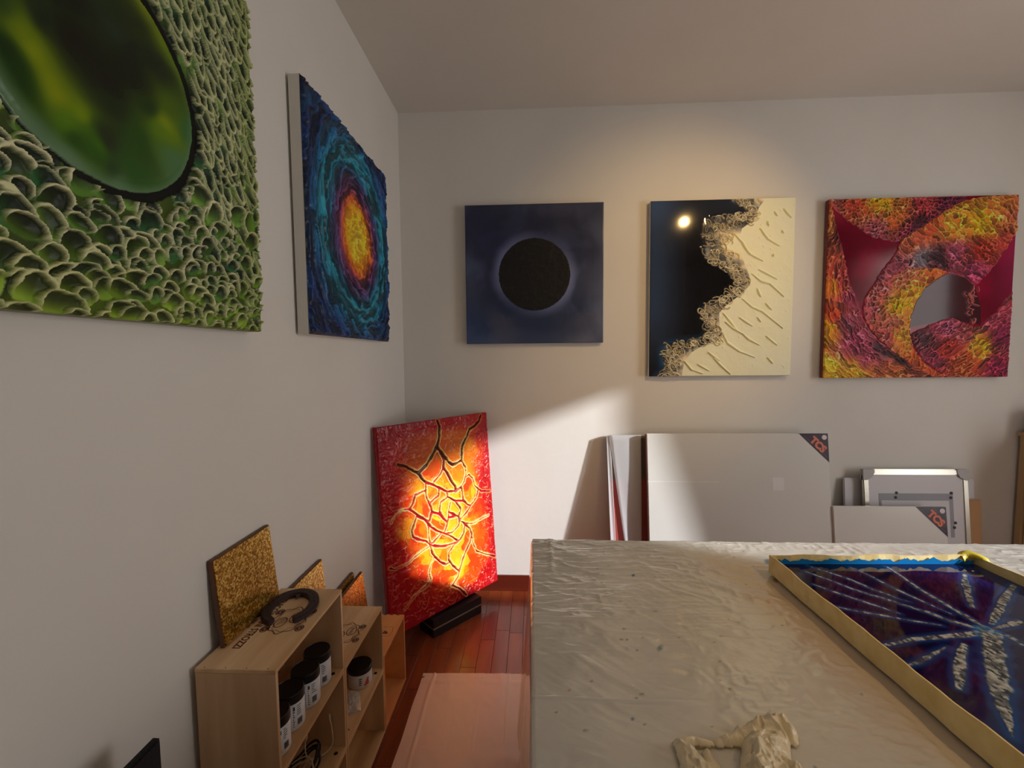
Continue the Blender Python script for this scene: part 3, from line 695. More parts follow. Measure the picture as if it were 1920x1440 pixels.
def table_cover():
    x0, x1, y0, y1 = TX0-.012, TX1+.012, TY0-.012, TY1+.012; drop = .62
    nx, ny = 440, 600; k = 26
    s = np.concatenate([np.linspace(-drop, -.012, k), np.linspace(0, x1-x0, nx), np.linspace(x1-x0+.012, x1-x0+drop, k)])
    r = np.concatenate([np.linspace(-drop, -.012, k), np.linspace(0, y1-y0, ny), np.linspace(y1-y0+.012, y1-y0+drop, k)])
    S, Rr = np.meshgrid(s, r); lx, ly = x1-x0, y1-y0
    cs, cr = np.clip(S, 0, lx), np.clip(Rr, 0, ly); hs = np.abs(S-cs); hr = np.abs(Rr-cr); hang = np.maximum(hs, hr)
    X, Y = x0+cs, y0+cr
    # wrinkles of the stretched film
    wx, wy = X-.77, -1.0-Y       # from the far left corner
    warp = fbm(X*3, Y*3, 5, 3)
    dirn = (wx*.80+wy*.60); crs = (-wx*.60+wy*.80)
    w1 = ridge(crs*17+3*warp, dirn*3.2, 3, 4)**2.4*ss(.30, .7, fbm(X*2.3, Y*2.3, 8, 3)+.08)
    w2 = ridge(wy*38+2.5*warp, wx*6.5, 13, 3)**3*ss(.75, .05, wx)*ss(.95, .0, wy+.2*warp)
    w3 = fbm(X*26, Y*26, 23, 4)
    w4 = ridge(X*34+2*warp, Y*30, 29, 3)**3*ss(.42, .62, fbm(X*5, Y*5, 31, 3))
    Z = TZ+.0035+.0055*w1+.0085*w2+.0016*w3+.0035*w4
    for (yy, xa, xb, hgt) in ((-1.221, .77, 1.12, .0095), (-1.492, .77, 1.06, .0095), (-1.765, .77, 1.10, .0085), (-1.765, 1.1, 1.9, .0018), (-1.492, 1.2, 2.2, .0015), (-1.221, 1.1, 2.0, .002)):
        d = np.abs(Y-yy+.004*(vn(X*9, X*0, 3)-.5)); Z = np.maximum(Z, TZ+.0035+hgt*ss(.0085, .0, d)*ss(xa-.03, xa, X)*ss(xb+.05, xb-.05, X))
    for (xx, ya, yb) in ((.835, -1.22, -1.0),):
        d = np.abs(X-xx-.02*(Y-ya)); Z += .0028*ss(.012, 0, d)*ss(ya-.03, ya, Y)*ss(yb+.03, yb, Y)
    flat = ss(-.02, .0, np.minimum(np.minimum(X-1.495, 2.185-X), np.minimum(Y+2.06, -1.20-Y)))
    Z = Z*(1-flat)+(TZ+.0035)*flat
    fl_ = .035*hang/drop*(.6+.8*vn(Y*5+X*3, X*2, 44))+.012*np.sin(Y*16+X*9)*np.clip(hang/drop, 0, 1)
    Z = np.where(hang > 0, TZ+.003-hang*.995, Z)
    X = X+np.sign(S-cs)*(.006*(hs > 0)+fl_*(hs > 0)); Y = Y+np.sign(Rr-cr)*(.006*(hr > 0)+fl_*(hr > 0)*.6)
    both = (hs > 0) & (hr > 0); Z = np.where(both, TZ-np.minimum(np.maximum(hs, hr), drop), Z)
    C = mix((218, 214, 204), (228, 224, 214), fbm(X*5, Y*5, 3)); rng = np.random.default_rng(8)
    for k2 in range(90):
        px, py = rng.uniform(.8, 2.0), rng.uniform(-2.0, -1.02); sz = rng.uniform(.0012, .0035); col = [(96, 70, 48), (70, 66, 60), (176, 86, 44), (60, 90, 110)][rng.integers(4)]
        d = np.hypot((X-px)*.9, (Y-py)*1.1); C = mix(C, col, ss(sz*1.4, sz*.5, d)*.7*(hang == 0))
    for (px, py, l, col) in ((1.075, -1.60, .009, (96, 132, 136)), (1.09, -1.26, .006, (30, 96, 120)), (1.553, -1.66, .006, (200, 76, 20)), (1.56, -1.155, .018, (50, 100, 150)), (1.52, -1.27, .012, (170, 110, 50)), (1.43, -1.40, .008, (206, 150, 120))):
        d = np.hypot((X-px)-.4*(Y-py), (Y-py)*.55); C = mix(C, col, ss(l, l*.3, d+.006*(fbm(X*90, Y*90, 2)-.5))*.75*(hang == 0))
    C = mix(C, (206, 150, 96), ss(.16, .02, np.abs(wx-.62-.25*wy+.1*(warp-.5)))*.28*ss(.05, .2, wy)*(hang == 0))
    n1, n0 = S.shape; n = n0*n1; i = np.arange(n).reshape(n1, n0)
    q = np.stack([i[:-1, :-1], i[:-1, 1:], i[1:, 1:], i[1:, :-1]], -1).reshape(-1, 4)
    keep = ~(both.ravel()[q].all(1)); q = q[keep]
    o = mk('plastic_sheet', np.stack([X.ravel(), Y.ravel(), Z.ravel()], 1).tolist(), q.tolist(), M_SHEET, None, True)
    at = o.data.color_attributes.new('paint', 'FLOAT_COLOR', 'POINT'); cc = np.ones((n, 4), np.float32); cc[:, :3] = lin(C).reshape(-1, 3); at.data.foreach_set('color', cc.ravel())
    return o
tag(table_cover(), 'wrinkled translucent plastic sheet draped over the large work table', 'plastic sheet')

# ------------------------------------------------------------------ blue resin picture in its tape dam
M_TAPE = material('masking_tape', (216, 190, 118), .55)
nz = noise_node(M_TAPE, 18, 5); r_ = ramp(M_TAPE, nz.outputs['Fac'], [(.35, (226, 200, 132)), (.6, (240, 220, 158)), (.8, (214, 190, 130))]); LK(M_TAPE, r_.outputs[0], BSDF(M_TAPE).inputs['Base Color'])
M_TAPEIN = material('tape_inside_stained', (230, 214, 150), .4)
TRW, TRH = .635, .80
tr = thing('resin_tray_painting', 'blue resin painting with silver star strokes inside a yellow tape rim, lying on table', 'painting', (1.520, -1.232, .7505), (0, 0, math.radians(1.6)))
# local frame: x right, y towards the back wall; picture runs to -y
bxo('canvas', M_CANVAS, tr, .004, TRW-.004, -TRH+.004, -.004, .0005, .020, bevel=.001)
def rim(name, pts, h0, h1):
    m = MB(); th_ = .0035
    for i in range(len(pts)-1):
        (ax, ay), (bx_, by) = pts[i], pts[i+1]; d = Vector((bx_-ax, by-ay)).normalized(); n = Vector((-d.y, d.x))*th_
        K = 30
        v = []
        for k in range(K+1):
            f = k/K; x = ax+(bx_-ax)*f; y = ay+(by-ay)*f; w_ = .0016*math.sin(f*23+i)+.0012*math.sin(f*57+2*i); zt = h1+.0022*math.sin(f*17+i*2)
            v += [(x+w_*n.x/th_*.6, y+w_*n.y/th_*.6, h0), (x+n.x+w_*n.x/th_*.6, y+n.y+w_*n.y/th_*.6, h0), (x+n.x+w_*n.x/th_, y+n.y+w_*n.y/th_, zt), (x+w_*n.x/th_, y+w_*n.y/th_, zt)]
        f_ = []
        for k in range(K):
            a0 = k*4; f_ += [(a0, a0+4, a0+5, a0+1), (a0+1, a0+5, a0+6, a0+2), (a0+2, a0+6, a0+7, a0+3), (a0+3, a0+7, a0+4, a0)]
        f_ += [(0, 1, 2, 3), (4*K, 4*K+3, 4*K+2, 4*K+1)]
        m.add(v, f_)
    return m.build(name, M_TAPE, tr, smooth=False)
for nm, P in (('tape_rim', [(0, 0), (0, -TRH)]), ('tape_rim', [(0, -TRH), (TRW, -TRH)]), ('tape_rim', [(TRW, -TRH), (TRW, 0)]), ('tape_rim', [(TRW, 0), (0, 0)])): rim(nm, P, .001, .058)
M_STAIN = material('cyan_resin_stain', (20, 120, 190), .15, coat=.5)
st = MB(); K = 70; rng = np.random.default_rng(2)
for (ax, ay, bx_, by, nx_, ny_) in ((.008, -.0085, TRW-.008, -.0085, 0, -1), (.0085, -TRH+.008, .0085, -.008, 1, 0)):
    v = []
    for k in range(K+1):
        f = k/K; x = ax+(bx_-ax)*f; y = ay+(by-ay)*f; top = .045+.004*math.sin(k*.7)+.0025*rng.normal()
        v += [(x, y, .030), (x, y, min(.055, max(.040, top)))]
    st.add(v, [(2*k, 2*k+2, 2*k+3, 2*k+1) for k in range(K)])
st.build('resin_stain', M_STAIN, tr)
M_YTAPE = material('tape_fold', (206, 186, 50), .45)
fo = MB()
v = []; f = []
for k in range(13):
    a = k/12.; x = TRW-.045+.06*a; y = -.004-.012*a+.012*math.sin(a*5); z = .058+.016*math.sin(a*math.pi)*(1-.3*a)
    v += [(x, y-.014, z-.016), (x, y, z), (x, y+.012, z-.008)]
for k in range(12): f += [(3*k, 3*k+3, 3*k+4, 3*k+1), (3*k+1, 3*k+4, 3*k+5, 3*k+2)]
fo.add(v, f); of = fo.build('tape_fold', M_YTAPE, tr, smooth=True)
md = of.modifiers.new('t', 'SOLIDIFY'); md.thickness = .0015
def art_tray():
    A = Art(TRW-.009, TRH-.009, 300, 340); U, V = A.U, A.V; ox, oy = .0045, TRH-.009+.0045   # V=0 is the near end
    w = fbm(U*5, V*5, 2, 4); X = U+ox; Y = V-oy
    c = mix((8, 8, 48), (20, 10, 52), ss(.35, .7, w)); c = mix(c, (8, 34, 100), ss(.36, .6, U+.25*(w-.5))*.6); c = mix(c, (8, 52, 110), ss(-.45, -.75, Y)*.8)
    A.H[:] = .004; A.R[:] = .04
    rng = np.random.default_rng(6)
    WD = {1: .0085, 5: .0085, 6: .010, 8: .011, 9: .026, 12: .011, 13: .009, 11: .010, 10: .009}
    S = parse(TRAY)
    for i, s in enumerate(S[:14]):
        P = [(a_-ox-.005, b_+oy+.012) for a_, b_ in s]; g = A.stroke(P, .08)
        if g is None: continue
        q, d, t = g; b0 = WD.get(i, .0048)
        prof = np.sin(np.pi*np.clip(t, .03, .97))**.6 if i in (0, 2, 3, 4, 7) else (.35+.65*t if i in (1, 5, 6, 12, 13) else np.where(t < .45, .75, .75*(1-t)/.55+.05) if i == 9 else .55+.45*np.sin(np.pi*t))
        wd = b0*prof*(.8+.5*vn(U[q]*60, V[q]*60, i)); m = ss(wd, wd*.65, d)
        c[q] = mix(c[q], (20, 110, 190), ss(wd+.016, wd, d)*.4)
        cell = ridge(U[q]*150, V[q]*110, 33, 3); fo_ = voro(U[q]*150, V[q]*110, 5)
        sil = mix((44, 54, 66), (176, 180, 178), ss(.25, .9, fo_[2]*.7+.3*cell))
        c[q] = mix(c[q], sil, m); A.H[q] = A.H[q]*(1-m)+(.004+.0013*fo_[2])*m; A.R[q] = np.where(m > .5, .28, A.R[q])
    A.C = gain(c, 1.25)
    o = A.build('resin_surface', paint_material('paint_resin', .0), tr)
    o.rotation_euler = (math.radians(-90), 0, 0); o.location = (ox, -oy, .028); o.data.transform(Matrix.Identity(4)); return o
art_tray()
# ------------------------------------------------------------------ canvases and frames along the back wall
M_CVW = material('primed_canvas', (222, 220, 214), .35, coat=.3, coatr=.15)
nz = noise_node(M_CVW, 3, 3); bump(M_CVW, nz.outputs['Fac'], .15, .01)
M_CVE = material('canvas_edge_brown', (120, 84, 72), .7)
M_TRI = material('label_aubergine', (46, 24, 50), .35)
M_TCS = material('label_orange', (222, 126, 100), .5)
M_TCSD = material('label_dark_red', (110, 28, 34), .5)
M_STK = material('sticker_white', (226, 214, 216), .5)
M_FINE = material('label_small_print', (120, 100, 130), .5)
M_TAPEC = material('clear_tape', (236, 236, 234), .25)
def lean(name, label, cat, x0, w, h, ytop, ybot, th, mat, rz=0., roll=0., group=None):
    """a panel standing on the floor and leaning back; front face is local y=0, x right, z up"""
    a = math.atan2(ytop-ybot, math.sqrt(max(1e-6, h*h-(ytop-ybot)**2)))
    t = thing(name, label, cat, (x0, ybot, th*math.sin(a)+.001), (0, 0, 0), group)
    t.rotation_euler = (Matrix.Rotation(rz, 3, 'Z') @ Matrix.Rotation(-a, 3, 'X') @ Matrix.Rotation(roll, 3, 'Y')).to_euler()
    if mat: bxo('canvas', mat, t, 0, w, 0, th, 0, h, bevel=.003)
    return t
def tcs_label(t, w, h, s):
    m = MB(); z = -.0012
    m.add([(w-s, z, h), (w, z, h), (w, z, h-s*1.02), (w-s, 0, h), (w, 0, h), (w, 0, h-s*1.02)], [(0, 2, 1), (3, 4, 5), (0, 1, 4, 3), (1, 2, 5, 4), (2, 0, 3, 5)])
    lb = m.build('corner_label', M_TRI, t)
    B = Matrix.Translation((w-s*.36, z-.0004, h-s*.40)) @ Matrix.Rotation(math.radians(90), 4, 'X') @ Matrix.Rotation(math.radians(-45), 4, 'Z')
    text_mesh('lettering', 'TCS', s*.34, M_TCS, lb, B @ Matrix.Scale(1.0, 4), extrude=.0003, bold=s*.020)
    text_mesh('lettering', 'TCS', s*.34, M_TCSD, lb, Matrix.Translation((s*.012, .0003, -s*.02)) @ B, extrude=.0002, bold=s*.034)
    d = MB().lathe([(s*.085, 0), (s*.085, .0008)], 24).build('sticker', M_STK, lb); d.data.transform(Matrix.Translation((w-s*.13, z-.0002, h-s*.14)) @ Matrix.Rotation(math.radians(90), 4, 'X'))
    f = MB()
    for k in range(16):
        a0 = .12+.047*k; ribbon(f, [(0, 0), (s*.05, 0)], s*.012)
        n = len(f.v)
        for i in range(n-4, n):
            x, y, _ = f.v[i]; c = math.cos(math.radians(-45)); sn = math.sin(math.radians(-45)); xx = w-s*(1-.07-a0)+x*c-y*sn; zz = h-s*(a0-.02)+x*sn+y*c
            f.v[i] = (xx, z-.0003, zz)
    f.build('small_print', M_FINE, lb)
    return lb
t = lean('blank_canvas', 'large blank white canvas with dark corner label, leaning on back wall', 'canvas', 1.428, 1.005, .998, -.100, -.235, .028, M_CVW, group='blank canvases with corner labels')
tcs_label(t, 1.005, .998, .158)
bxo('tape_patch', M_TAPEC, t, .69, .752, -.0008, 0, .68, .752, bevel=0)
bxo('tape_strip', M_TAPEC, t, .0, .40, -.0006, 0, .724, .729, bevel=0)
bxo('canvas_side', M_CVE, t, -.003, 0, .002, .026, .0, .995, bevel=.001)
t = lean('blank_canvas', 'small blank white canvas with dark corner label, right of the large one', 'canvas', 2.432, .598, .60, -.165, -.245, .022, M_CVW, group='blank canvases with corner labels')
tcs_label(t, .598, .60, .158)
# gauze wrapped canvas behind
M_REDC = material('red_canvas', (150, 70, 62), .8)
nz = N(M_REDC, 'ShaderNodeTexCoord'); sx = N(M_REDC, 'ShaderNodeSeparateXYZ'); LK(M_REDC, nz.outputs['Object'], sx.inputs[0])
rp = ramp(M_REDC, sx.outputs['Z'], [(.70, (168, 74, 66)), (.73, (112, 92, 78))]); LK(M_REDC, rp.outputs[0], BSDF(M_REDC).inputs['Base Color'])
t = lean('gauze_wrapped_canvas', 'red and grey canvas wrapped in white gauze behind the large blank canvas', 'canvas', 1.228, .60, .972, -.040, -.165, .026, M_REDC, roll=math.radians(-.5))
M_GAUZE = sheet_material('gauze', (236, 236, 238), .8, .3, .34)
def gauze(name, L, R, z0, z1, y, amp, ph):
    n, k = 30, 8; v = []
    for i in range(n+1):
        f = i/n; z = z0+(z1-z0)*f
        for j in range(k+1):
            g = j/k; x = (L[0]+(L[1]-L[0])*f)*(1-g)+(R[0]+(R[1]-R[0])*f)*g
            v.append((x, y-.004-amp*(.5+.5*math.sin(g*5+ph+f*4)), z))
    o = mk(name, v, [(i*(k+1)+j, i*(k+1)+j+1, (i+1)*(k+1)+j+1, (i+1)*(k+1)+j) for i in range(n) for j in range(k)], M_GAUZE, t, True)
    md = o.modifiers.new('t', 'SOLIDIFY'); md.thickness = .0008; return o
gauze('gauze_strip', (.002, -.010), (.036, .012), .0, .974, 0, .004, 0)
gauze('gauze_drape', (.120, .004), (.162, .19), .0, .978, -.006, .007, 1.2)
MB().box(-.008, .21, -.001, .028, .973, .976).build('gauze_top', M_GAUZE, t)
# aluminium framed board and the panels behind it
M_ALU = material('aluminium', (206, 202, 190), .28, metal=.75)
M_PLG = material('corner_plastic', (176, 174, 174), .5)
M_WBD = material('board_white', (206, 202, 206), .4)
M_GRY = material('grey_print', (150, 150, 158), .5)
M_MRK = material('dark_mark', (62, 58, 60), .6)
t = lean('framed_board', 'aluminium framed white board with grey plastic corners, leaning on back wall', 'board', 2.660, .575, .782, -.062, -.150, .020, None)
bxo('panel', M_WBD, t, .012, .563, .006, .014, .01, .77, bevel=0)
W_, H_ = .575, .782
for nm, a_ in (('frame_bar', (.03, W_-.03, 0, .02, H_-.032, H_)), ('frame_bar', (.03, W_-.03, 0, .02, 0, .032)), ('frame_bar', (0, .032, 0, .02, .03, H_-.03)), ('frame_bar', (W_-.032, W_, 0, .02, .03, H_-.03))):
    bxo(nm, M_ALU, t, *a_, bevel=.005)
for sx_, sz_ in ((0, 0), (1, 0), (0, 1), (1, 1)):
    P = [(0, 0), (.062, 0), (.062, .018), (.048, .044), (.018, .062), (0, .062)]
    P = [((W_-x if sx_ else x), (H_-z if sz_ else z)) for x, z in P]
    if sx_ != sz_: P = P[::-1]
    n = len(P); v = [(x, -.004, z) for x, z in P]+[(x, .0215, z) for x, z in P]
    m = MB().add(v, [tuple(range(n))[::1], tuple(range(n, 2*n))[::-1]]+[(i, i+n, (i+1) % n+n, (i+1) % n) for i in range(n)]); m.build('frame_corner', M_PLG, t)
bxo('grey_print', M_GRY, t, .085, .49, .0052, .006, .40, .645, bevel=0)
bxo('white_print', M_WBD, t, .10, .468, .0048, .0052, .38, .605, bevel=0)
for (x, z) in ((.183, .648), (.178, .622), (.482, .648), (.478, .622), (.496, .482), (.489, .456)):
    MB().lathe([(.0085, 0), (.0075, .002), (.003, .003)], 12).build('clip', M_MRK, t).data.transform(Matrix.Translation((x, .0046, z)) @ Matrix.Rotation(math.radians(90), 4, 'X'))
t = lean('white_panel', 'plain white panel showing either side of the aluminium framed board', 'panel', 2.580, .722, .72, -.030, -.095, .014, M_WBD)
M_TAN = material('tan_board', (170, 128, 84), .7)
t = lean('tan_board', 'narrow tan wooden board beside the aluminium framed board', 'board', 3.238, .07, .61, -.070, -.125, .012, M_TAN)

# chest of drawers at the right edge
M_PINE = wood('pine', (176, 146, 106), (200, 170, 128), (1, 1, .12), 9)
t = thing('drawer_chest', 'light wooden chest of drawers cut off at the right edge', 'chest', (3.548, 0, 0))
bxo('body', M_PINE, t, .03, .62, -.40, -.02, .02, .965, bevel=.002)
for y0 in (-.055, -.41): bxo('corner_post', M_PINE, t, 0, .03, y0, y0+.035, 0, .965, bevel=.002)
bxo('top_board', M_PINE, t, -.012, .64, -.42, -.012, .965, .985, bevel=.003)
for k in range(6): bxo('side_panel', M_PINE, t, .008, .03, -.373, -.058, .03+k*.155, .03+k*.155+.149, bevel=.003)
M_MAUVE = material('mauve_card', (150, 120, 130), .7)
t = thing('carton', 'small mauve carton standing on the chest of drawers', 'box', (3.573, -.16, .986))
bxo('carton_body', M_MAUVE, t, 0, .16, 0, .12, 0, .115, bevel=.002); bxo('carton_lid', M_MAUVE, t, -.002, .162, -.002, .122, .115, .135, bevel=.002)

# ------------------------------------------------------------------ black box that carries the lava painting
M_BLK = material('black_card', (26, 22, 26), .45)
M_BAND = material('beige_band', (150, 132, 112), .5)
ang = math.atan2(.240, .219)
t = thing('gift_box', 'black box with a beige band under the lava painting', 'box', (.262, -.481, 0), (0, 0, ang))
bxo('box_base', M_BLK, t, 0, .325, 0, .13, 0, .042, bevel=.002)
bxo('band', M_BAND, t, .002, .323, .002, .128, .042, .050, bevel=0)
bxo('box_lid', M_BLK, t, 0, .325, 0, .13, .050, .094, bevel=.002)

# ------------------------------------------------------------------ wine crates stacked as shelves
M_CR = wood('crate_pine', (188, 144, 96), (240, 208, 166), (1., .10, 1.), 13, .6, .05)
M_CRV = wood('crate_pine_ends', (194, 152, 110), (238, 206, 166), (1., 1., .10), 12, .6, .05)
M_CRO = wood('crate_orange_pine', (218, 146, 88), (236, 176, 116), (1., .10, 1.), 14, .55, .04)
M_BRAND = material('burnt_brand', (84, 44, 34), .8)
M_NAIL = material('nail_head', (60, 46, 38), .5)
M_HOLE = material('crate_knot', (26, 18, 14), .9)
CX0, CX1 = .013, .200
def brand(par, cx, cy, z, s=1.):
    m = MB(); R2 = lambda a, rx, ry, ox=0, oy=0, n=26, w=0, k=0: [(ox+rx*(1+w*math.cos(k*2*math.pi*i/n))*math.cos(2*math.pi*i/n+a), oy+ry*(1+w*math.cos(k*2*math.pi*i/n))*math.sin(2*math.pi*i/n+a)) for i in range(n+1)]
    def P(pts, w=.0018): ribbon(m, [(cx+s*x, cy+s*y) for x, y in pts], w*s*1.35, z)
    P(R2(0, .036, .050, 0, 0, 64, .07, 8)); P(R2(.2, .030, .043, 0, 0, 64, .06, 8), .0009)
    P(R2(0, .013, .022, .013, .012)); P(R2(0, .012, .019, -.014, -.010))
    for k in range(5): P([(.006, .026-.007*k), (.020, .024-.007*k)])
    P([(.013, .030), (.013, -.006)], .0012)
    for k in range(4): P([(-.021, -.022+.007*k), (-.007, -.002+.005*k-.008)], .0012)
    for (x, y) in ((.042, -.030), (.040, .034), (-.038, .030), (-.036, -.036)):
        P(R2(0, .009, .011, x, y, 14)); P(R2(0, .005, .006, x, y, 10), .003); P([(x-.008, y-.006), (x+.008, y+.006)])
    P([(.030, -.020), (.045, -.006), (.036, .010), (.048, .020)], .0016)
    return m.build('brand_mark', M_BRAND, par)
def crate(label, y0, y1, z0, z1, mat, emblem=None, text=None, holes=True, dovetail=False):
    t = thing('wine_crate', label, 'crate', (CX0, y0, z0), (0, 0, 0), 'stacked wooden wine crates'); d = CX1-CX0; L = y1-y0; h = z1-z0-.0006; T_ = .0095
    top = bxo('top_board', mat, t, 0, d, 0, L, h-T_, h, bevel=.0008)
    bot = bxo('bottom_board', mat, t, 0, d, 0, L, 0, T_, bevel=.0008)
    for ya in (0.0006, L-T_-.0006): bxo('end_board', M_CRV if mat is not M_CRO else M_CRO, t, 0.0005, d-.0005, ya, ya+T_, T_, h-T_, bevel=.0006)
    bxo('back_board', mat, t, 0, .006, T_, L-T_, T_, h-T_, bevel=0)
    for k in range(4):
        for yy in (.005, L-.005): MB().lathe([(.0014, 0), (.0012, .0004)], 8, (.02+k*(d-.04)/3, yy, h)).build('nail', M_NAIL, top)
    if holes:
        for yy in (.045, L-.035): MB().lathe([(.0062, 0), (.0058, .0005)], 14, (d-.020, yy, T_)).build('knot', M_HOLE, bot)
    if dovetail:
        for k in range(6): bxo('joint', M_NAIL, top, .012+k*(d-.02)/6, .012+k*(d-.02)/6+.013, L-.006, L-.0003, h-.002, h+.0003, bevel=0)
    if emblem: brand(top, *emblem, h+.0003, 1.12)
    if text:
        for (s, x, y, sz) in text:
            text_mesh('lettering', s, sz, M_BRAND, top, Matrix.Translation((x, y, h+.0003)) @ Matrix.Rotation(math.radians(-90), 4, 'Z') @ Matrix.Scale(.72, 4, (1, 0, 0)), extrude=.0001, bold=sz*.022)
    return t
TXT = [('GUICCIARDINI STROZZI', .046, .175, .027), ('6 - 750 ml', .022, .175, .018)]
C1 = (-1.707, -1.366); C2 = (-1.364, -1.034); C3 = (-1.032, -.760)
crate('topmost wine crate of the tall stack, with jars inside and burnt lettering on top', *C1, .5, .75, M_CR, (.112, .185, ), TXT)
crate('wine crate holding tangled cables, second from the top of the tall stack', *C1, .25, .5, M_CR)
crate('lowest wine crate of the tall stack, on the floor', *C1, 0, .25, M_CR, holes=False)
crate('upper wine crate of the two-high stack, with one jar inside', *C2, .25, .5, M_CR, (.118, .165), TXT)
crate('lower empty wine crate of the two-high stack, on the floor', *C2, 0, .25, M_CR, holes=False)
t3 = crate('single orange-toned wine crate on the floor, nearest the lava painting', *C3, 0, .30, M_CRO, holes=False, dovetail=True)
m = MB(); ribbon(m, [(.125, .12), (.165, .12), (.172, .15), (.165, .18), (.125, .18)], .0015, .2997); ribbon(m, [(.130, .140), (.155, .140)], .010, .2997); ribbon(m, [(.135, .152), (.150, .148)], .006, .2998)
m.build('brand_mark', M_BRAND, t3)
# gold glitter tiles standing on the crates
M_GOLD = material('gold_glitter', (172, 124, 36), .22, metal=.75)
vz = N(M_GOLD, 'ShaderNodeTexVoronoi'); vz.inputs['Scale'].default_value = 230; tc = N(M_GOLD, 'ShaderNodeTexCoord'); LK(M_GOLD, tc.outputs['Object'], vz.inputs['Vector'])
rp = ramp(M_GOLD, vz.outputs['Color'], [(.12, (122, 80, 16)), (.5, (186, 136, 40)), (.85, (250, 214, 120))]); LK(M_GOLD, rp.outputs[0], BSDF(M_GOLD).inputs['Base Color'])
bn = N(M_GOLD, 'ShaderNodeBump'); bn.inputs['Strength'].default_value = 1.; bn.inputs['Distance'].default_value = .004; LK(M_GOLD, vz.outputs['Color'], bn.inputs['Height']); LK(M_GOLD, bn.outputs[0], BSDF(M_GOLD).inputs['Normal'])
M_TILEW = wood('tile_edge', (92, 58, 40), (116, 76, 52), (1, 1, .2), 14)
def gold_tile(label, y0, z0, lean_x, xw, w=.226, h=.215, rz=0.):
    t = thing('gold_tile', label, 'tile', (xw+lean_x, y0, z0+.001), (0, 0, 0), 'gold glitter tiles')
    a = math.asin(lean_x/h); t.rotation_euler = (Matrix.Rotation(rz, 3, 'Z') @ Matrix.Rotation(-a, 3, 'Y')).to_euler()
    bxo('tile_back', M_TILEW, t, -.010, 0, 0, w, 0, h, bevel=.0008)
    bxo('gold_face', M_GOLD, t, 0, .003, .003, w-.003, .002, h-.003, bevel=.0006)
    return t
gold_tile('largest visible gold glitter tile, on the topmost wine crate', -1.640, .75, .022, .012, w=.228)
gold_tile('gold glitter tile peeking out behind the horseshoe crate', -1.345, .5, .020, .014, w=.228, h=.222)
gold_tile('gold glitter tile in front of another on the single orange-toned crate', -1.026, .30, .028, .034, w=.215, h=.222)
gold_tile('gold glitter tile at the back, against the wall above the orange-toned crate', -1.030, .30, .012, .013, w=.178, h=.238)
# horseshoe
M_IRON = material('rusty_iron', (58, 40, 38), .65, metal=.3)
nz = noise_node(M_IRON, 60, 5); bump(M_IRON, nz.outputs['Fac'], .3, .002)
t = thing('horseshoe', 'dark rusty horseshoe lying on the topmost wine crate', 'horseshoe', (.104, -1.475, .7505), (0, 0, math.radians(12)))
v = []; f = []; n = 40
for i in range(n+1):
    a = math.radians(-62+304*i/n); e = abs(i/n-.5)*2; rx, ry = .058, .074
    wd = .0145-.0035*e*e; hh = .0135
    cx, cy = rx*math.cos(a), ry*math.sin(a); nx_, ny_ = math.cos(a), math.sin(a)
    if e > .75: cx *= 1-.25*(e-.75)
    v += [(cx-nx_*wd, cy-ny_*wd, 0), (cx+nx_*wd, cy+ny_*wd, 0), (cx+nx_*wd*.92, cy+ny_*wd*.92, hh), (cx-nx_*wd*.85, cy-ny_*wd*.85, hh)]
for i in range(n):
    for k in range(4): f.append((4*i+k, 4*i+4+k, 4*i+4+(k+1) % 4, 4*i+(k+1) % 4))
f += [(3, 2, 1, 0), (4*n, 4*n+1, 4*n+2, 4*n+3)]
sh = mk('shoe', v, f, M_IRON, t); bm = bmesh.new(); bm.from_mesh(sh.data); bmesh.ops.recalc_face_normals(bm, faces=bm.faces[:]); bmesh.ops.bevel(bm, geom=bm.edges[:], offset=.0022, segments=2, affect='EDGES', clamp_overlap=True); bm.to_mesh(sh.data); bm.free()
MB().add([(-.008, .056, .004), (.008, .056, .004), (0, .046, .004), (-.008, .060, .0105), (.008, .060, .0105), (0, .05, .0105)], [(0, 1, 2), (3, 5, 4), (0, 3, 4, 1), (1, 4, 5, 2), (2, 5, 3, 0)]).build('toe_clip', M_IRON, t)
for sgn in (-1, 1):
    for k in range(4):
        a = math.radians(90-sgn*(38+15*k)); MB().lathe([(.0032, 0), (.0028, .0004)], 8, (.058*math.cos(a), .074*math.sin(a), .0134)).build('nail_hole', M_HOLE, t)
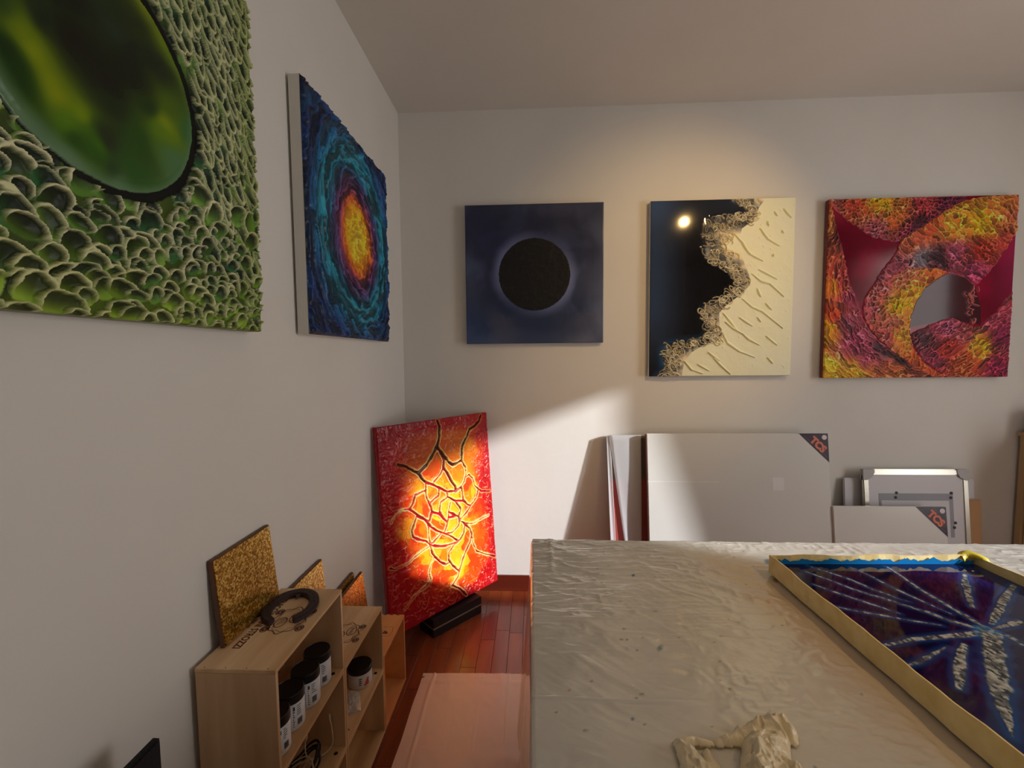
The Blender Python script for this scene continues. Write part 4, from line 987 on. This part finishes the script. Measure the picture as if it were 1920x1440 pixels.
# jars
M_LID = material('lid_black', (12, 11, 13), .38)
M_JAR = material('jar_white', (222, 222, 226), .4)
M_INK = material('label_ink', (60, 60, 68), .7); M_INKR = material('label_red', (206, 72, 44), .6)
def jar(label, x, y, z, r, h, turn, style):
    t = thing('jar', label, 'jar', (x, y, z+.0005), (0, 0, turn), 'white jars with black lids' if style < 3 else None); lh = h*.24
    MB().lathe([(r*.93, 0), (r*.975, .003), (r*.975, h-lh)], 40).build('jar_body', M_JAR, t, smooth=True)
    MB().lathe([(r, h-lh), (r, h-.004), (r*.985, h-.0012), (r*.95, h), (r*.93, h-.0015), (r*.5, h-.0016)], 40).build('lid', M_LID, t)
    ink = MB(); red = MB(); rg = random.Random(style)
    def cell(m, a0, a1, z0, z1):
        k = max(1, int((a1-a0)/.12)); R_ = r*.975+.0003
        vv = []
        for i in range(k+1):
            a = a0+(a1-a0)*i/k; vv += [(R_*math.cos(a), R_*math.sin(a), z0), (R_*math.cos(a), R_*math.sin(a), z1)]
        m.add(vv, [(2*i, 2*i+2, 2*i+3, 2*i+1) for i in range(k)])
    zb, zt = .010, h-lh-.006
    if style < 3:
        for k in range(11):                        # rows of small print
            a = -.95
            while a < -.30:
                w_ = rg.uniform(.04, .14); cell(ink, a, min(a+w_, -.28), zb+(zt-zb)*(k+.25)/11, zb+(zt-zb)*(k+.62)/11); a += w_+.03
        for k in range(9): cell(ink, -.12, -.12+rg.uniform(.04, .12), zb+(zt-zb)*(k+.2)/9, zb+(zt-zb)*(k+.7)/9)
        cell(ink, -.10, .02, zt-.012, zt-.002)
        for k in range(5): cell(ink, .14, .14+rg.uniform(.15, .42), zt-.004-.0055*k, zt-.002-.0055*k)
        a = .18
        while a < .55: w_ = rg.uniform(.008, .028); cell(ink, a, a+w_, zb+.003, zb+.019); a += w_+.012
    else:
        for k in range(4): cell(ink, -.45, -.45+rg.uniform(.18, .30), zb+.007*k+.006, zb+.007*k+.010)
        for k in range(9):
            z0 = zb+.003*k; cell(red, -.05+.035*k, .42+.02*math.sin(k), z0, z0+.0028)
        red.build('label_picture', M_INKR, t)
    ink.build('label_print', M_INK, t); return t
front = math.atan2(-.88, .47)+.25
for k, lb in enumerate(('white jar with black lid farthest back of the row in the top crate', 'second white jar from the back of the row in the top crate', 'third white jar from the back of the row in the top crate', 'nearest white jar of the row, half hidden by the crate side')):
    jar(lb, .150+.004*(k % 2), -1.430-.0735*k, .5095, .0365, .094, front+.12*(k-1), k % 3)
jar('squat white jar with orange picture label in the two-high stack', .140, -1.115, .2595, .043, .070, front, 3)
# zip bag
M_BAG = sheet_material('clear_bag', (238, 240, 242), .12, .1, .55)
t = thing('plastic_bag', 'small clear plastic bag beside the squat jar', 'bag', (.150, -1.215, .2600), (0, 0, math.radians(25)))
n = 16; U_, V_ = np.meshgrid(np.linspace(-.028, .028, n), np.linspace(-.05, .045, n)); Zb = .004+.012*ridge(U_*45, V_*45, 5, 3)*np.clip(1-(U_/.03)**2, 0, 1)
i_ = np.arange(n*n).reshape(n, n); q = np.stack([i_[:-1, :-1], i_[:-1, 1:], i_[1:, 1:], i_[1:, :-1]], -1).reshape(-1, 4).tolist()
mk('bag_film', np.stack([U_.ravel(), V_.ravel(), Zb.ravel()], 1).tolist(), q, M_BAG, t)
mk('bag_film', np.stack([U_.ravel(), V_.ravel(), np.full(n*n, .001)], 1).tolist(), q, M_BAG, t)
MB().tube([(-.028, .043, .004), (.028, .043, .004)], .0012, 6).build('zip_strip', M_BAG, t)
# cables
M_CBK = material('cable_black', (20, 18, 18), .45); M_CBG = material('cable_beige', (228, 212, 182), .5)
def smooth_path(P, k=8):
    out = []
    P = [P[0]]+list(P)+[P[-1]]
    for i in range(1, len(P)-2):
        p0, p1, p2, p3 = [Vector(p) for p in P[i-1:i+3]]
        for j in range(k):
            s = j/k; out.append(.5*((2*p1)+(p2-p0)*s+(2*p0-5*p1+4*p2-p3)*s*s+(-p0+3*p1-3*p2+p3)*s**3))
    return out+[Vector(P[-1])]
def coil(cx, cy, z, r, turns, tilt, rg, n=14):
    return [(cx+r*(1+.12*rg.uniform(-1, 1))*math.cos(2*math.pi*i/n), cy+r*(1+.12*rg.uniform(-1, 1))*math.sin(2*math.pi*i/n), z+.004+.0009*i+max(0, tilt*math.sin(2*math.pi*i/n+.8))) for i in range(int(n*turns))]
rg = random.Random(12)
CZ = .2605
t = thing('black_cable', 'coiled black cable in the crate below the jars', 'cable', (0, 0, 0)); MB().tube(smooth_path(coil(.125, -1.475, CZ, .040, 3.2, .045, rg)), .0032, 7).build('cord', M_CBK, t, smooth=True); bxo('plug', M_CBK, t, .10, .128, -1.56, -1.535, CZ, CZ+.02, bevel=.004)
t = thing('black_cable', 'second black cable loop nearer the crate end', 'cable', (0, 0, 0)); MB().tube(smooth_path(coil(.105, -1.58, CZ, .040, 3.4, .05, rg)), .0032, 7).build('cord', M_CBK, t, smooth=True); bxo('plug', M_CBK, t, .05, .075, -1.65, -1.625, CZ, CZ+.018, bevel=.004)
t = thing('beige_cable', 'beige cable with its plug standing up in the cable crate', 'cable', (0, 0, 0))
pth = coil(.115, -1.52, CZ+.012, .05, 1.8, .03, rg)+[(.125, -1.47, CZ+.03), (.12, -1.46, CZ+.06), (.118, -1.455, CZ+.085)]
MB().tube(smooth_path(pth), .0018, 6).build('cord', M_CBG, t, smooth=True); MB().tube([(.118, -1.455, CZ+.085), (.119, -1.453, CZ+.092), (.120, -1.451, CZ+.112)], [.003, .005, .0045], 8).build('plug', M_CBG, t)
t = thing('beige_cable', 'beige cable end curling up at the far side of the cable crate', 'cable', (0, 0, 0))
MB().tube(smooth_path([(.07, -1.50, CZ+.004), (.10, -1.46, CZ+.02), (.15, -1.42, CZ+.012), (.17, -1.40, CZ+.03), (.165, -1.392, CZ+.075), (.16, -1.390, CZ+.095)]), .0018, 6).build('cord', M_CBG, t, smooth=True)
MB().tube([(.16, -1.390, CZ+.095), (.159, -1.389, CZ+.112)], .0026, 6).build('plug', M_CBG, t)

# black upright case at the lower left
M_FELT = material('black_felt', (16, 15, 17), .85)
nz = noise_node(M_FELT, 90, 4); bump(M_FELT, nz.outputs['Fac'], .4, .003)
t = thing('upright_case', 'thin black upright case by the left wall, only its upper corner in view', 'case', (.082, -2.52, 0))
bxo('case_body', M_FELT, t, .0, .018, 0, .63, .02, .762, bevel=.006)
for y in (.06, .55): bxo('foot', M_FELT, t, -.03, .048, y, y+.03, 0, .02, bevel=.002)

# floor protection film
M_FILM = sheet_material('floor_film', (255, 218, 200), .36, .04, .08)
nx, ny = 90, 150
U_, V_ = np.meshgrid(np.linspace(0, 1, nx), np.linspace(0, 1, ny)); Y_ = -.715-V_*1.75; X_ = (.270+.0012*np.sin(V_*40)+.012*V_)*(1-U_)+.80*U_
X_ = X_+0; Y_ = Y_-.012*(1-U_)*(V_ < .02)
Zf = .0022+.0035*ridge(X_*9+2*fbm(X_*4, Y_*4, 3), Y_*4, 12, 4)**3+.0015*fbm(X_*40, Y_*40, 7)
for (xx, hgt) in ((.325, .006), (.545, .004), (.665, .004)): Zf = np.maximum(Zf, .002+hgt*ss(.007, 0, np.abs(X_-xx-.004*np.sin(Y_*9))))
Zf = np.maximum(Zf, .002+.004*ss(.006, 0, np.abs(Y_+.775)))
i_ = np.arange(nx*ny).reshape(ny, nx); q = np.stack([i_[:-1, :-1], i_[1:, :-1], i_[1:, 1:], i_[:-1, 1:]], -1).reshape(-1, 4).tolist()
o = mk('floor_film', np.stack([X_.ravel(), Y_.ravel(), Zf.ravel()], 1).tolist(), q, M_FILM, None, True)
tag(o, 'pinkish translucent plastic film spread on the parquet beside the table', 'plastic film')

# latex gloves on the table
M_LATEX = sheet_material('latex', (255, 246, 218), .30, .30, 0., (250, 232, 176))
def glove(label, nodes, edges, seed):
    P = np.array(nodes); x0, x1, y0, y1 = P[:, 0].min()-.06, P[:, 0].max()+.06, P[:, 1].min()-.06, P[:, 1].max()+.06
    st = .0016; X, Y = np.meshgrid(np.arange(x0, x1, st), np.arange(y0, y1, st)); D = np.full(X.shape, -9.); Hn = np.zeros(X.shape)
    Xw = X+.006*(fbm(X*40, Y*40, seed, 2)-.5); Yw = Y+.006*(fbm(X*40+5, Y*40, seed+1, 2)-.5)
    for a, b in edges:
        dx, dy = P[b, 0]-P[a, 0], P[b, 1]-P[a, 1]; t = np.clip(((Xw-P[a, 0])*dx+(Yw-P[a, 1])*dy)/(dx*dx+dy*dy), 0, 1)
        d = P[a, 3]*(1-t)+P[b, 3]*t-np.hypot(Xw-P[a, 0]-t*dx, Yw-P[a, 1]-t*dy); m = d > D; D = np.where(m, d, D); Hn = np.where(m, P[a, 2]*(1-t)+P[b, 2]*t, Hn)
    fold = ridge(X*30+.5*fbm(X*20, Y*20, seed+3)*6, Y*13, seed+5, 3)**2.2
    vf = voro(X*55+1.2*fbm(X*30, Y*30, seed), Y*38, seed+7); fac = vf[2]*.35+(vf[3]*(vf[2]-.5)-vf[4]*(vf[2]-.3))*.9
    H = Hn*(1-np.exp(-np.maximum(D, 0)/.009))*(.42+.62*fold+.30*fac); H = np.maximum(H, .0015)
    ok = D > 0; idx = -np.ones(X.shape, int); idx[ok] = np.arange(ok.sum()); n = int(ok.sum())
    q = np.stack([idx[:-1, :-1], idx[:-1, 1:], idx[1:, 1:], idx[1:, :-1]], -1).reshape(-1, 4); q = q[(q >= 0).all(1)]
    top = np.stack([X[ok], Y[ok], H[ok]], 1)
    t = thing('latex_glove', label, 'glove', (0, 0, TZ+.0085), (0, 0, 0), 'used latex gloves')
    o = mk('glove_film', top.tolist(), q.tolist(), M_LATEX, t, True); md = o.modifiers.new('t', 'SOLIDIFY'); md.thickness = .0006; md.offset = -1
    return t
glove('crumpled pale latex glove, the larger one, at the table front', [(1.148, -2.00, .040, .052), (1.150, -1.935, .044, .044), (1.172, -1.885, .050, .040), (1.195, -1.850, .046, .034), (1.216, -1.824, .036, .022), (1.238, -1.812, .032, .013), (1.240, -1.836, .034, .014), (1.234, -1.855, .024, .010),
       (1.158, -1.846, .040, .018), (1.122, -1.856, .030, .013), (1.104, -1.861, .024, .010), (1.196, -1.91, .036, .024), (1.196, -1.97, .030, .028)],
      [(0, 1), (1, 2), (2, 3), (3, 4), (4, 5), (5, 6), (6, 7), (3, 8), (8, 9), (9, 10), (2, 11), (11, 12)], 3)
glove('limp pale latex glove with a folded finger, left of the larger one', [(1.052, -2.00, .034, .042), (1.050, -1.935, .036, .032), (1.040, -1.895, .030, .021), (1.030, -1.868, .026, .011), (1.060, -1.859, .022, .010), (1.088, -1.862, .018, .008), (1.074, -1.905, .026, .014), (1.072, -1.882, .020, .009)],
      [(0, 1), (1, 2), (2, 3), (3, 4), (4, 5), (1, 6), (6, 7)], 9)
bpy.context.view_layer.update()
